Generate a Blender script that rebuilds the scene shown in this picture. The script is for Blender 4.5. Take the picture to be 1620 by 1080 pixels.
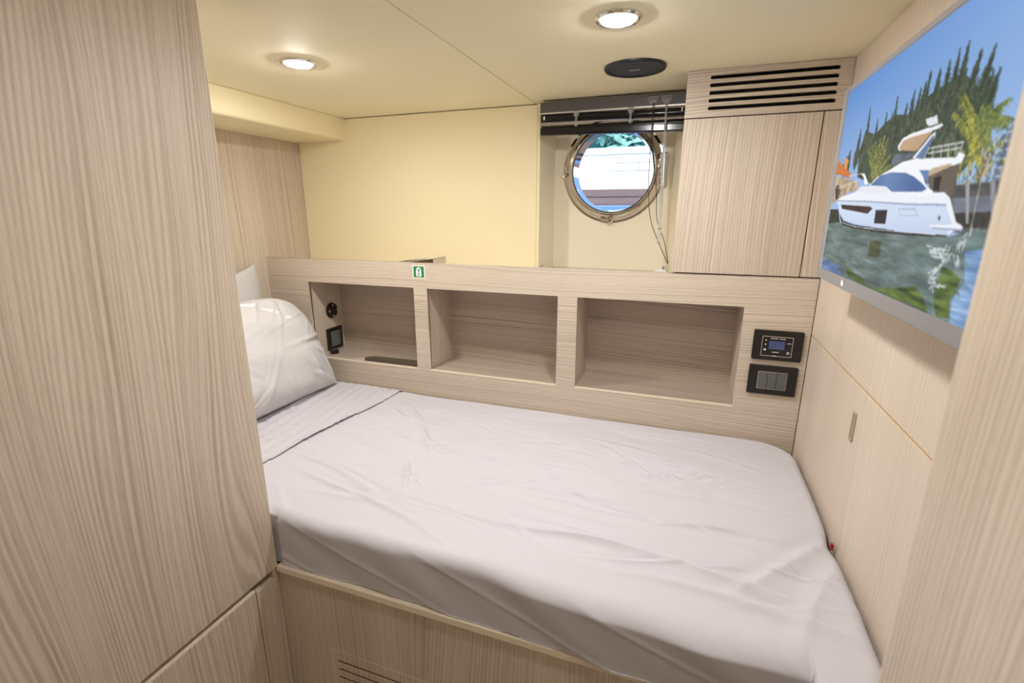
import bpy, bmesh, math, random
import numpy as np
from mathutils import Vector, Matrix

for o in list(bpy.data.objects):
    bpy.data.objects.remove(o)
scene = bpy.context.scene
H = 1.30            # eye height above the floor; z below is written relative to the eye

# ------------------------------------------------------------------ camera
EYE = Vector((0, 0, H))
yaw, pitch, roll, focal_px = 0.3461, 0.2585, -0.0004, 770.6
fwd = Vector((-math.sin(yaw)*math.cos(pitch), math.cos(yaw)*math.cos(pitch), -math.sin(pitch)))
right0 = Vector((math.cos(yaw), math.sin(yaw), 0))
down0 = fwd.cross(right0)
rgt = right0*math.cos(roll) + down0*math.sin(roll)
dwn = down0*math.cos(roll) - right0*math.sin(roll)
cam = bpy.data.cameras.new('camera')
cam.sensor_width = 36
cam.lens = focal_px*36/1620
cam.clip_start = 0.02
cam.dof.use_dof = True
cam.dof.focus_distance = 1.35
cam.dof.aperture_fstop = 4.5
camo = bpy.data.objects.new('camera', cam)
m = Matrix((rgt, -dwn, -fwd)).transposed().to_4x4()
m.translation = EYE
camo.matrix_world = m
scene.collection.objects.link(camo)
scene.camera = camo

# ------------------------------------------------------------------ world, sun, exposure
w = bpy.data.worlds.new('daylight')
scene.world = w
w.use_nodes = True
nt = w.node_tree
bg = nt.nodes['Background']
bg.inputs['Color'].default_value = (0.34, 0.56, 1.0, 1)
bg.inputs['Strength'].default_value = 1.3
sun = bpy.data.lights.new('sun', 'SUN')
sun.energy = 8.0
sun.color = (1.0, 0.97, 0.93)
sun.angle = 0.01
suno = bpy.data.objects.new('sun', sun)
suno.rotation_euler = Vector((0.35, 0.75, -0.75)).to_track_quat('-Z', 'Y').to_euler()
scene.collection.objects.link(suno)

scene.view_settings.view_transform = 'Standard'
scene.view_settings.look = 'None'
EXPOSURE = 0.0
scene.view_settings.exposure = EXPOSURE
scene.view_settings.gamma = 1
scene.view_settings.use_curve_mapping = False
LAMP_L = 450.0          # radiance of a downlight lens
LAMP_COL = (1.0, 0.985, 0.965)

# ------------------------------------------------------------------ helpers
def lin(r, g, b):
    f = lambda c: (c/255/12.92) if c/255 <= 0.04045 else ((c/255+0.055)/1.055)**2.4
    return (f(r), f(g), f(b), 1)

def new_mat(name):
    mt = bpy.data.materials.new(name)
    mt.use_nodes = True
    return mt, mt.node_tree, mt.node_tree.nodes['Principled BSDF']

def N(nt, kind, **kw):
    n = nt.nodes.new(kind)
    for k, v in kw.items():
        if k.startswith('i_'):
            key = k[2:]
            key = int(key) if key.isdigit() else key.replace('_', ' ')
            n.inputs[key].default_value = v
        else:
            setattr(n, k, v)
    return n

def simple(name, col, rough=0.5, metal=0.0, noise=0.06, nscale=60, bump=0.0, bscale=400, spec=None, stretch=(1, 1, 1)):
    mt, nt, p = new_mat(name)
    tc = N(nt, 'ShaderNodeTexCoord')
    mp = N(nt, 'ShaderNodeMapping')
    mp.inputs['Scale'].default_value = stretch
    nt.links.new(tc.outputs['Object'], mp.inputs['Vector'])
    nz = N(nt, 'ShaderNodeTexNoise', i_Scale=nscale, i_Detail=3.0)
    nt.links.new(mp.outputs['Vector'], nz.inputs['Vector'])
    mr = N(nt, 'ShaderNodeMapRange')
    mr.inputs['To Min'].default_value = 1-noise
    mr.inputs['To Max'].default_value = 1+noise
    nt.links.new(nz.outputs['Fac'], mr.inputs['Value'])
    mx = N(nt, 'ShaderNodeVectorMath', operation='SCALE')
    mx.inputs[0].default_value = col[:3]
    nt.links.new(mr.outputs[0], mx.inputs['Scale'])
    nt.links.new(mx.outputs[0], p.inputs['Base Color'])
    p.inputs['Roughness'].default_value = rough
    p.inputs['Metallic'].default_value = metal
    if spec is not None:
        p.inputs['Specular IOR Level'].default_value = spec
    if bump:
        n2 = N(nt, 'ShaderNodeTexNoise', i_Scale=bscale, i_Detail=2.0)
        nt.links.new(mp.outputs['Vector'], n2.inputs['Vector'])
        bp = N(nt, 'ShaderNodeBump', i_Strength=bump, i_Distance=0.002)
        nt.links.new(n2.outputs['Fac'], bp.inputs['Height'])
        nt.links.new(bp.outputs[0], p.inputs['Normal'])
    return mt

def wood(name, axis, light, dark, spacing=0.0075, seed=0.0, contrast=1.0, rough=0.42, warp=1.0):
    """ash veneer: fine lines that run along `axis`, warped here and there into cathedrals"""
    mt, nt, p = new_mat(name)
    L = nt.links.new
    tc = N(nt, 'ShaderNodeTexCoord')
    g = {'x': 0, 'y': 1, 'z': 2}[axis]
    def mapped(cross, along, off):
        mp = N(nt, 'ShaderNodeMapping')
        s = [cross]*3
        s[g] = along
        mp.inputs['Scale'].default_value = s
        mp.inputs['Location'].default_value = (off+seed, off*1.7+seed*.6, off*.4+seed*2.1)
        L(tc.outputs['Object'], mp.inputs['Vector'])
        return mp
    warp_n = N(nt, 'ShaderNodeTexNoise', i_Scale=1.0, i_Detail=1.5, i_Roughness=0.45)
    L(mapped(3.2, 0.55, 3).outputs[0], warp_n.inputs['Vector'])
    jit = N(nt, 'ShaderNodeTexNoise', i_Scale=1.0, i_Detail=2.0)
    L(mapped(45, 0.9, 7).outputs[0], jit.inputs['Vector'])
    dotv = N(nt, 'ShaderNodeVectorMath', operation='DOT_PRODUCT')
    d = [1, 1, 1]
    d[g] = 0
    dotv.inputs[1].default_value = d
    L(tc.outputs['Object'], dotv.inputs[0])
    def mth(op, a, b=None, clamp=False):
        n = N(nt, 'ShaderNodeMath', operation=op)
        n.use_clamp = clamp
        for i, v in enumerate((a, b)):
            if v is None:
                continue
            if isinstance(v, (int, float)):
                n.inputs[i].default_value = v
            else:
                L(v, n.inputs[i])
        return n.outputs[0]
    k = 1.0/spacing
    ph = mth('ADD', mth('MULTIPLY', dotv.outputs['Value'], k),
             mth('ADD', mth('MULTIPLY', warp_n.outputs['Fac'], 22.0*warp), mth('MULTIPLY', jit.outputs['Fac'], 0.55)))
    ln = N(nt, 'ShaderNodeTexNoise', noise_dimensions='1D', i_Scale=1.0, i_Detail=2.5, i_Roughness=0.6)
    L(mth('MULTIPLY', ph, 1.15), ln.inputs['W'])
    lr = N(nt, 'ShaderNodeMapRange')
    lr.inputs['From Min'].default_value = 0.36
    lr.inputs['From Max'].default_value = 0.68
    L(mth('ADD', ln.outputs['Fac'], mth('MULTIPLY', mth('SINE', mth('MULTIPLY', ph, 2*math.pi)), 0.11)), lr.inputs['Value'])
    s = lr.outputs[0]
    # lines fade in and out
    fade = N(nt, 'ShaderNodeTexNoise', i_Scale=1.0, i_Detail=2.0)
    L(mapped(16, 1.2, 11).outputs[0], fade.inputs['Vector'])
    fr = N(nt, 'ShaderNodeMapRange')
    fr.inputs['From Min'].default_value = 0.3
    fr.inputs['From Max'].default_value = 0.7
    fr.inputs['To Min'].default_value = 0.25
    fr.inputs['To Max'].default_value = 0.95
    L(fade.outputs['Fac'], fr.inputs['Value'])
    s = mth('MULTIPLY', s, fr.outputs[0])
    pore = N(nt, 'ShaderNodeTexNoise', i_Scale=1.0, i_Detail=2.0, i_Roughness=0.6)
    L(mapped(620, 26, 5).outputs[0], pore.inputs['Vector'])
    pr = N(nt, 'ShaderNodeMapRange')
    pr.inputs['From Min'].default_value = 0.45
    pr.inputs['From Max'].default_value = 0.75
    L(pore.outputs['Fac'], pr.inputs['Value'])
    tone = N(nt, 'ShaderNodeTexNoise', i_Scale=1.0, i_Detail=2.0)
    L(mapped(6, 0.5, 17).outputs[0], tone.inputs['Vector'])
    tr = N(nt, 'ShaderNodeMapRange')
    tr.inputs['From Min'].default_value = 0.3
    tr.inputs['From Max'].default_value = 0.7
    L(tone.outputs['Fac'], tr.inputs['Value'])
    fac = mth('ADD', mth('ADD', mth('MULTIPLY', s, 0.62*contrast), mth('MULTIPLY', pr.outputs[0], 0.22*contrast)),
              mth('MULTIPLY', tr.outputs[0], 0.26*contrast), clamp=True)
    mix = N(nt, 'ShaderNodeMix', data_type='RGBA')
    mix.inputs['A'].default_value = light
    mix.inputs['B'].default_value = dark
    L(fac, mix.inputs['Factor'])
    L(mix.outputs['Result'], p.inputs['Base Color'])
    p.inputs['Roughness'].default_value = rough
    bp = N(nt, 'ShaderNodeBump', i_Strength=0.12, i_Distance=0.001)
    L(fac, bp.inputs['Height'])
    L(bp.outputs[0], p.inputs['Normal'])
    return mt

def emis(name, col, strength):
    mt = bpy.data.materials.new(name)
    mt.use_nodes = True
    nt = mt.node_tree
    nt.nodes.clear()
    e = N(nt, 'ShaderNodeEmission')
    e.inputs['Color'].default_value = (*col[:3], 1)
    e.inputs['Strength'].default_value = strength
    o = N(nt, 'ShaderNodeOutputMaterial')
    nt.links.new(e.outputs[0], o.inputs[0])
    return mt

ASH_L, ASH_D = lin(223, 209, 190), lin(161, 143, 122)
M = {}
M['wood_v'] = wood('ash_vertical', 'z', ASH_L, ASH_D)
M['wood_door'] = wood('ash_wardrobe', 'z', ASH_L, ASH_D, spacing=0.0085, seed=4.3, warp=1.8, contrast=1.0)
M['wood_v2'] = wood('ash_vertical_b', 'z', ASH_L, ASH_D, seed=2.6, warp=1.3)
M['wood_h'] = wood('ash_horizontal', 'x', ASH_L, ASH_D, seed=1.1, warp=0.8)
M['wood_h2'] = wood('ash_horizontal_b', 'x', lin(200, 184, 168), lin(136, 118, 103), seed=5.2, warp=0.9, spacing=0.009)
M['wood_right'] = wood('ash_pale', 'z', lin(230, 217, 200), lin(190, 171, 150), seed=7.7, warp=0.6, contrast=0.75)
M['wood_edge'] = simple('ash_edge', lin(240, 226, 203), 0.45, noise=0.05)
M['cream_ceiling'] = simple('cream_vinyl_ceiling', lin(250, 242, 210), 0.7, noise=0.015, bump=0.15, bscale=700)
M['cream_panel'] = simple('cream_vinyl_panel', lin(247, 234, 194), 0.65, noise=0.015, bump=0.15, bscale=700)
M['cream_recess'] = simple('cream_recess', lin(242, 233, 210), 0.6, noise=0.01)
M['pull'] = simple('pale_pull', lin(178, 164, 144), 0.4)
M['groove'] = simple('dark_groove', lin(70, 48, 34), 0.8)
M['slot_brown'] = simple('slot_brown', lin(120, 62, 34), 0.8)
M['groove_orange'] = simple('groove_honey', lin(190, 145, 85), 0.7)
M['sheet'] = simple('grey_white_sheet', lin(205, 202, 209), 0.9, noise=0.012, nscale=300, bump=0.10, bscale=1500, spec=0.2)
M['pillow'] = simple('white_pillowcase', lin(208, 205, 205), 0.95, noise=0.012, nscale=200, bump=0.12, bscale=1200, spec=0.0)
M['mattress'] = simple('mattress_ticking', lin(200, 195, 195), 0.9)
M['black'] = simple('black_plastic', lin(26, 23, 22), 0.35, bump=0.1, bscale=900)
M['blackblind'] = simple('black_lacquer_slat', lin(13, 13, 20), 0.18)
M['greyrail'] = simple('dark_grey_rail', lin(88, 85, 84), 0.4)
M['rocker'] = simple('grey_rocker', lin(96, 98, 98), 0.4)
M['silverline'] = simple('silver_line', lin(200, 196, 188), 0.35, metal=0.6)
M['chrome'] = simple('polished_steel', lin(225, 222, 218), 0.07, metal=1.0, noise=0.0)
M['nickel'] = simple('brushed_nickel', lin(190, 184, 176), 0.25, metal=1.0, noise=0.03)
M['tvframe'] = simple('silver_grey_bezel', lin(142, 141, 143), 0.4, metal=0.0, noise=0.02)
M['tvback'] = simple('tv_back', lin(60, 60, 62), 0.5)
M['white'] = simple('white_print', lin(240, 240, 236), 0.5)
M['green'] = simple('safety_green', lin(14, 128, 96), 0.5)
M['stickeredge'] = simple('luminous_white', lin(232, 240, 214), 0.5)
M['speaker'] = simple('speaker_black', lin(58, 60, 66), 0.5, bump=0.5, bscale=1800)
M['speakerrim'] = simple('speaker_rim', lin(34, 35, 40), 0.35)
M['lcd'] = simple('blue_lcd', lin(72, 84, 130), 0.2)
M['red'] = simple('red_tag', lin(170, 40, 40), 0.6)
M['paper'] = simple('paper_pages', lin(225, 216, 198), 0.8, noise=0.1, nscale=500)
M['bookcover'] = simple('brown_cover', lin(96, 62, 34), 0.5)
M['cover_print'] = simple('black_print', lin(40, 38, 36), 0.5)
M['mat'] = simple('dark_woven_mat', lin(92, 80, 66), 0.9, noise=0.35, nscale=260, bump=0.8, bscale=500)
M['clear'] = None
mt, nt_, p_ = new_mat('clear_acrylic')
p_.inputs['Base Color'].default_value = (0.92, 0.93, 0.95, 1)
p_.inputs['Roughness'].default_value = 0.08
p_.inputs['Transmission Weight'].default_value = 0.75
p_.inputs['IOR'].default_value = 1.3
M['clear'] = mt
mt, nt_, p_ = new_mat('window_glass')
nt_.nodes.remove(p_)
tr_ = N(nt_, 'ShaderNodeBsdfTransparent')
gl_ = N(nt_, 'ShaderNodeBsdfGlossy', i_Roughness=0.02)
fs_ = N(nt_, 'ShaderNodeFresnel', i_IOR=1.35)
ms_ = N(nt_, 'ShaderNodeMixShader')
tr_.inputs['Color'].default_value = (0.93, 0.97, 1.0, 1)
nt_.links.new(fs_.outputs[0], ms_.inputs[0])
nt_.links.new(tr_.outputs[0], ms_.inputs[1])
nt_.links.new(gl_.outputs[0], ms_.inputs[2])
nt_.links.new(ms_.outputs[0], nt_.nodes['Material Output'].inputs['Surface'])
M['glass'] = mt
M['cord'] = simple('black_cord', lin(40, 38, 36), 0.7)
M['floor'] = wood('pale_floor', 'y', lin(222, 208, 188), lin(180, 160, 138), spacing=0.02)
M['lamp'] = emis('lamp_lens', LAMP_COL, LAMP_L)
M['lamp_fill'] = emis('lamp_lens_fill', LAMP_COL, LAMP_L*0.22)  # weaker lens for the fill light added behind the camera
M['lamp_mid'] = emis('lamp_lens_mid', LAMP_COL, LAMP_L*0.62)
M['whitewall'] = simple('white_render', lin(238, 240, 244), 0.8, noise=0.05, nscale=4)
M['mark'] = simple('grey_joint', lin(70, 90, 106), 0.8)
M['timber'] = simple('weathered_timber', lin(120, 98, 92), 0.85, noise=0.35, nscale=6, stretch=(1, 1, 12))
M['bluebeam'] = simple('blue_beam', lin(96, 130, 180), 0.6)
M['water'] = simple('harbour_water', lin(60, 90, 100), 0.1, bump=0.6, bscale=6)
M['leaf'] = simple('leaf_green', lin(128, 176, 160), 0.7, noise=0.5, nscale=6)
M['bark'] = simple('bark', lin(95, 80, 66), 0.9, noise=0.3)
M['hull'] = simple('white_gelcoat', lin(232, 234, 238), 0.3)

WLOC = {}
class B:
    """collects shapes, then links them as one mesh object"""
    def __init__(self):
        self.bm = bmesh.new()
    def box(self, x0, x1, y0, y1, z0, z1, bev=0.0, seg=2, mi=0):
        t = bmesh.new()
        bmesh.ops.create_cube(t, size=1)
        for v in t.verts:
            v.co = Vector(((x0+x1)/2+v.co.x*(x1-x0), (y0+y1)/2+v.co.y*(y1-y0), (z0+z1)/2+v.co.z*(z1-z0)))
        if bev:
            bmesh.ops.bevel(t, geom=t.edges[:], offset=bev, segments=seg, affect='EDGES', profile=0.6)
        return self.merge(t, mi)
    def merge(self, t, mi=0):
        for f in t.faces:
            f.material_index = mi
        me = bpy.data.meshes.new('tmp')
        t.to_mesh(me)
        t.free()
        self.bm.from_mesh(me)
        bpy.data.meshes.remove(me)
        return self
    def pydata(self, verts, faces, mi=0):
        t = bmesh.new()
        vs = [t.verts.new(v) for v in verts]
        for f in faces:
            try:
                t.faces.new([vs[i] for i in f])
            except ValueError:
                pass
        bmesh.ops.recalc_face_normals(t, faces=t.faces[:])
        return self.merge(t, mi)
    def lathe(self, prof, axis='y', centre=(0, 0, 0), seg=64, closed=False, mi=0):
        """prof: list of (radius, offset along the axis)"""
        c = Vector(centre)
        ax = {'x': Vector((1, 0, 0)), 'y': Vector((0, 1, 0)), 'z': Vector((0, 0, 1))}[axis] if isinstance(axis, str) else Vector(axis).normalized()
        u = ax.orthogonal().normalized()
        v = ax.cross(u)
        vs, fs = [], []
        n = len(prof)
        for i in range(seg):
            a = 2*math.pi*i/seg
            d = u*math.cos(a)+v*math.sin(a)
            for r, h in prof:
                vs.append(c+d*max(r, 1e-5)+ax*h)
        for i in range(seg):
            j = (i+1) % seg
            for k in range(n if closed else n-1):
                k2 = (k+1) % n
                fs.append((i*n+k, j*n+k, j*n+k2, i*n+k2))
        t = bmesh.new()
        bv = [t.verts.new(q) for q in vs]
        for f in fs:
            t.faces.new([bv[q] for q in f])
        bmesh.ops.remove_doubles(t, verts=t.verts[:], dist=3e-5)
        bmesh.ops.recalc_face_normals(t, faces=t.faces[:])
        return self.merge(t, mi)
    def cyl(self, p0, p1, r0, r1=None, seg=24, mi=0):
        p0, p1 = Vector(p0), Vector(p1)
        r1 = r0 if r1 is None else r1
        L = (p1-p0).length
        return self.lathe([(0, 0), (r0, 0), (r1, L), (0, L)], axis=(p1-p0), centre=p0, seg=seg, mi=mi)
    def tube(self, pts, r, seg=8, mi=0):
        pts = [Vector(q) for q in pts]
        vs, fs = [], []
        for i, q in enumerate(pts):
            d = (pts[min(i+1, len(pts)-1)]-pts[max(i-1, 0)]).normalized()
            u = d.cross(Vector((0.31, 0.2, 0.93))).normalized()
            v = d.cross(u)
            for k in range(seg):
                a = 2*math.pi*k/seg
                vs.append(q+(u*math.cos(a)+v*math.sin(a))*r)
        for i in range(len(pts)-1):
            for k in range(seg):
                k2 = (k+1) % seg
                fs.append((i*seg+k, i*seg+k2, (i+1)*seg+k2, (i+1)*seg+k))
        fs.append(tuple(range(seg)))
        fs.append(tuple((len(pts)-1)*seg+k for k in range(seg)))
        return self.pydata(vs, fs, mi)
    def prism(self, poly, mapf, t, mi=0):
        """poly: 2-D outline, mapf(a, b, c) -> point, c runs 0..t"""
        n = len(poly)
        vs = [Vector(mapf(a, b, 0)) for a, b in poly]+[Vector(mapf(a, b, t)) for a, b in poly]
        fs = [tuple(range(n)), tuple(range(n, 2*n))]+[(i, (i+1) % n, n+(i+1) % n, n+i) for i in range(n)]
        return self.pydata(vs, fs, mi)
    def plate(self, outer, holes, mapf, t, mi=0):
        """plate with holes; mapf(a, b, c) with c 0..t"""
        cu = bpy.data.curves.new('tmp', 'CURVE')
        cu.dimensions = '2D'
        cu.fill_mode = 'BOTH'
        cu.extrude = 0.5
        for loop in [outer]+holes:
            sp = cu.splines.new('POLY')
            sp.points.add(len(loop)-1)
            for q, (a, b) in zip(sp.points, loop):
                q.co = (a, b, 0, 1)
            sp.use_cyclic_u = True
        ob = bpy.data.objects.new('tmp', cu)
        scene.collection.objects.link(ob)
        bpy.context.view_layer.update()
        dg = bpy.context.evaluated_depsgraph_get()
        me = bpy.data.meshes.new_from_object(ob.evaluated_get(dg))
        tb = bmesh.new()
        tb.from_mesh(me)
        for v in tb.verts:
            v.co = Vector(mapf(v.co.x, v.co.y, (v.co.z+0.5)*t))
        bmesh.ops.remove_doubles(tb, verts=tb.verts[:], dist=1e-6)
        bmesh.ops.recalc_face_normals(tb, faces=tb.faces[:])
        bpy.data.objects.remove(ob)
        bpy.data.curves.remove(cu)
        bpy.data.meshes.remove(me)
        return self.merge(tb, mi)
    def build(self, name, mat, parent=None, origin=None, smooth=False, angle=None):
        mats = mat if isinstance(mat, (list, tuple)) else [mat]
        bm = self.bm
        if parent is not None:
            org = WLOC[parent.name] if origin is None else Vector(origin)
        elif origin is None:
            zs = [v.co for v in bm.verts]
            org = Vector(((min(q.x for q in zs)+max(q.x for q in zs))/2, (min(q.y for q in zs)+max(q.y for q in zs))/2, min(q.z for q in zs)))
        else:
            org = Vector(origin)
        for v in bm.verts:
            v.co -= org
        me = bpy.data.meshes.new(name)
        bm.to_mesh(me)
        bm.free()
        for q in mats:
            me.materials.append(q)
        if smooth:
            for q in me.polygons:
                q.use_smooth = True
            if angle:
                me.set_sharp_from_angle(angle=math.radians(angle))
        o = bpy.data.objects.new(name, me)
        scene.collection.objects.link(o)
        if parent is not None:
            o.parent = parent
            o.location = org-WLOC[parent.name]
        else:
            o.location = org+Vector((0, 0, H))
        WLOC[o.name] = org
        return o

def thing(name, loc, label, cat, group=None):
    o = bpy.data.objects.new(name, None)
    o.empty_display_size = 0.05
    o.location = Vector(loc)+Vector((0, 0, H))
    scene.collection.objects.link(o)
    WLOC[o.name] = Vector(loc)
    return tag(o, label, cat, group)

def tag(o, label, cat, group=None):
    o['label'] = label
    o['category'] = cat
    if group:
        o['group'] = group
    return o

def struct(o, label=None):
    o['kind'] = 'structure'
    if label:
        o['label'] = label
    return o

def rect(x0, x1, z0, z1):
    return [(x0, z0), (x1, z0), (x1, z1), (x0, z1)]

def rrect(x0, x1, z0, z1, r, n=4):
    pts = []
    for cx, cz, a0 in ((x1-r, z0+r, -90), (x1-r, z1-r, 0), (x0+r, z1-r, 90), (x0+r, z0+r, 180)):
        for i in range(n+1):
            a = math.radians(a0+90*i/n)
            pts.append((cx+r*math.cos(a), cz+r*math.sin(a)))
    return pts

def circ(cx, cz, r, n=64):
    return [(cx+r*math.cos(2*math.pi*i/n), cz+r*math.sin(2*math.pi*i/n)) for i in range(n)]
# ================================================================== the setting
XR, XL, ZC, ZF = 0.333, -1.573, 0.360, -H
XW = -0.83             # wardrobe face
YB = 1.86              # hull side with the porthole
PORT = (-0.285, 0.145) # porthole centre

struct(B().box(XL-0.05, XR+0.35, -1.35, YB+0.10, ZF-0.05, ZF).build('floor', M['floor']))
# ceiling: two upholstered boards that meet in a fine seam, on a backing
SEAM = -0.541
c = B().box(XL-0.04, XR+0.35, -1.35, YB+0.10, ZC+0.014, ZC+0.05)
ceil = struct(c.build('ceiling', M['groove_orange'], origin=(0, 0, ZC)))
B().box(XL-0.03, SEAM-0.0012, -1.30, YB+0.05, ZC, ZC+0.0135, 0.0015).build('ceiling_board', M['cream_ceiling'], ceil)
B().box(SEAM+0.0012, XR+0.33, -1.30, YB+0.05, ZC, ZC+0.0135, 0.0015).build('ceiling_board', M['cream_ceiling'], ceil)

# left bulkhead, three veneer boards side by side
wl = struct(B().box(XL-0.03, XL, 0.72, YB-0.012, ZF, ZC).build('wall_left', M['wood_v2']))
# hull side with the round opening
hp = B().plate(rect(XL-0.03, XR+0.03, ZF, ZC+0.01), [circ(PORT[0], PORT[1], 0.152)], lambda a, b, c: (a, YB+c, b), 0.055)
struct(hp.build('wall_back', M['cream_recess']))
struct(B().box(XL-0.03, XR+0.35, -1.35, -1.30, ZF, ZC+0.01).build('wall_front', M['wood_v']))
# right bulkhead: upper and lower veneer boards with a honey coloured joint
wr = struct(B().box(XR+0.008, XR+0.03, -0.30, YB-0.012, ZF, ZC).build('wall_right', M['groove_orange']))
B().box(XR, XR+0.008, -0.30, 1.4975, -0.3235, ZC-0.0005, 0.001).build('upper_board', M['wood_right'], wr)
lb = B().box(XR, XR+0.008, -0.30, 1.4975, ZF, -0.3265, 0.001).build('lower_board', M['wood_right'], wr)
B().box(XR+0.0012, XR+0.0078, -0.30, 1.4975, -0.3266, -0.3234).build('joint_strip', M['groove_orange'], wr)
# flush pull let into the lower board
t = B()
t.plate(rrect(1.052, 1.068, -0.437, -0.377, 0.003), [rrect(1.0555, 1.0645, -0.4335, -0.3805, 0.002)], lambda a, b, c: (XR-0.0035+c, a, b), 0.0045)
fp = t.build('flush_pull', M['pull'], lb)
fp['label'] = 'small upright metal flush pull in the lower board'
B().box(XR-0.0012, XR+0.002, 1.0565, 1.0635, -0.4325, -0.3815).build('pull_recess', M['wood_edge'], lb)

# partition at the right of the doorway, its long edge rounded
poly = [(0.2, -1.30), (0.2, 0.446)]
for i in range(9):
    a = math.radians(180-90*i/8)
    poly.append((0.2+0.03+0.03*math.cos(a), 0.447+0.03*math.sin(a)))
poly += [(XR+0.30, 0.477), (XR+0.30, -1.30)]
t = B().prism(poly, lambda a, b, c: (a, b, ZF+c), ZC-ZF)
struct(t.build('wall_partition', M['wood_v'], smooth=True, angle=30))

# cream soffit along the top of the left bulkhead
prof = []
zb, xs = 0.279, -1.337
r = 0.012
prof = [(XL+0.0005, zb)]
for i in range(6):
    a = math.radians(-90+90*i/5)
    prof.append((xs-r+r*math.cos(a), zb+r+r*math.sin(a)))
prof += [(xs, ZC-0.001), (XL+0.0005, ZC-0.001)]
t = B().prism(prof, lambda a, b, c: (a, 0.722+c, b), 1.739-0.722)
struct(t.build('trim_1', M['cream_panel'], smooth=True, angle=35))

# slim cream strip where the padded panel meets the porthole recess
struct(B().box(-0.5335, -0.5225, 1.736, 1.752, -0.205, ZC-0.001, 0.0015).build('trim_2', M['cream_panel']))

# ================================================================== padded panel
t = B().box(XL+0.001, -0.5352, 1.740, 1.765, -0.204, ZC-0.0025, 0.002, 2)
tag(t.build('wall_panel', M['cream_panel']), 'large cream upholstered wall panel between the soffit and the porthole recess', 'wall panel')

# ================================================================== porthole
win = bpy.data.objects.new('window_1', None)
win.location = (PORT[0], YB, PORT[1]+H)
scene.collection.objects.link(win)
WLOC['window_1'] = Vector((PORT[0], YB, PORT[1]))
struct(win, 'round polished steel porthole in the cream recess under the black blind')
pc = (PORT[0], YB, PORT[1])
ring = B().lathe([(0.153, 0.05), (0.153, -0.004), (0.1535, -0.013), (0.158, -0.016), (0.166, -0.0125), (0.172, -0.006), (0.1735, -0.001), (0.181, -0.001), (0.1815, 0.0), (0.153, 0.0)], 'y', pc, 96)
fr = ring.build('frame_ring', M['chrome'], win, smooth=True, angle=40)
inner = B().lathe([(0.1525, -0.006), (0.1525, -0.019), (0.150, -0.0245), (0.146, -0.0255), (0.1425, -0.022), (0.1415, -0.012), (0.1368, 0.052), (0.1525, 0.052)], 'y', pc, 96, closed=True)
inner.build('hinged_ring', M['chrome'], win, smooth=True, angle=40)
B().lathe([(0, 0.046), (0.1372, 0.046), (0.1372, 0.051), (0, 0.051)], 'y', pc, 96).build('pane', M['glass'], win)
# hinge with its cast lugs at the right
t = B()
hx = PORT[0]+0.170
t.box(hx-0.012, hx+0.016, YB-0.03, YB-0.001, PORT[1]-0.055, PORT[1]+0.055, 0.006, 3)
t.cyl((hx+0.006, YB-0.034, PORT[1]-0.045), (hx+0.006, YB-0.034, PORT[1]+0.045), 0.007)
hg = t.build('hinge', M['chrome'], win, smooth=True, angle=40)
t = B()
for dz in (-0.022, 0.0, 0.022):
    t.lathe([(0, -0.012), (0.005, -0.011), (0.007, -0.007), (0.007, 0.0)], 'y', (hx-0.002, YB-0.030, PORT[1]+dz), 16)
t.build('screw', M['chrome'], hg, smooth=True)
# two swing bolts: one at the left, one at the bottom
def dog(ang, name='swing_bolt'):
    t = B()
    d = Vector((math.cos(ang), 0, math.sin(ang)))
    s = Vector((-d.z, 0, d.x))
    c0 = Vector(pc)+d*0.170+Vector((0, -0.016, 0))
    t.cyl(c0-s*0.024, c0+s*0.010, 0.0055, 0.0055, 16)
    t.lathe([(0, -0.014), (0.008, -0.013), (0.011, -0.008), (0.0115, 0.0), (0.009, 0.010)], 'y', c0+s*0.012, 20)
    t.box(c0.x-0.007, c0.x+0.007, c0.y, YB, c0.z-0.007, c0.z+0.007, 0.002)
    return t.build(name, M['chrome'], win, smooth=True, angle=40)
dog(math.radians(181))
dog(math.radians(266))
# flared sides and sill of the recess
t = B()
t.pydata([(-0.5225, 1.741, -0.205), (-0.501, YB, -0.205), (-0.501, YB, ZC), (-0.5225, 1.741, ZC), (-0.5285, 1.741, -0.205), (-0.5285, YB, -0.205), (-0.5285, YB, ZC), (-0.5285, 1.741, ZC)],
         [(0, 1, 2, 3), (4, 5, 6, 7), (0, 1, 5, 4), (3, 2, 6, 7), (0, 3, 7, 4), (1, 2, 6, 5)])
t.build('recess_side', M['cream_recess'], win)
t = B()
t.pydata([(-0.047, 1.70, -0.205), (-0.081, YB, -0.205), (-0.081, YB, ZC), (-0.047, 1.70, ZC), (-0.041, 1.70, -0.205), (-0.041, YB, -0.205), (-0.041, YB, ZC), (-0.041, 1.70, ZC)],
         [(0, 1, 2, 3), (4, 5, 6, 7), (0, 1, 5, 4), (3, 2, 6, 7), (0, 3, 7, 4), (1, 2, 6, 5)])
t.build('recess_side', M['cream_recess'], win)
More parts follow.
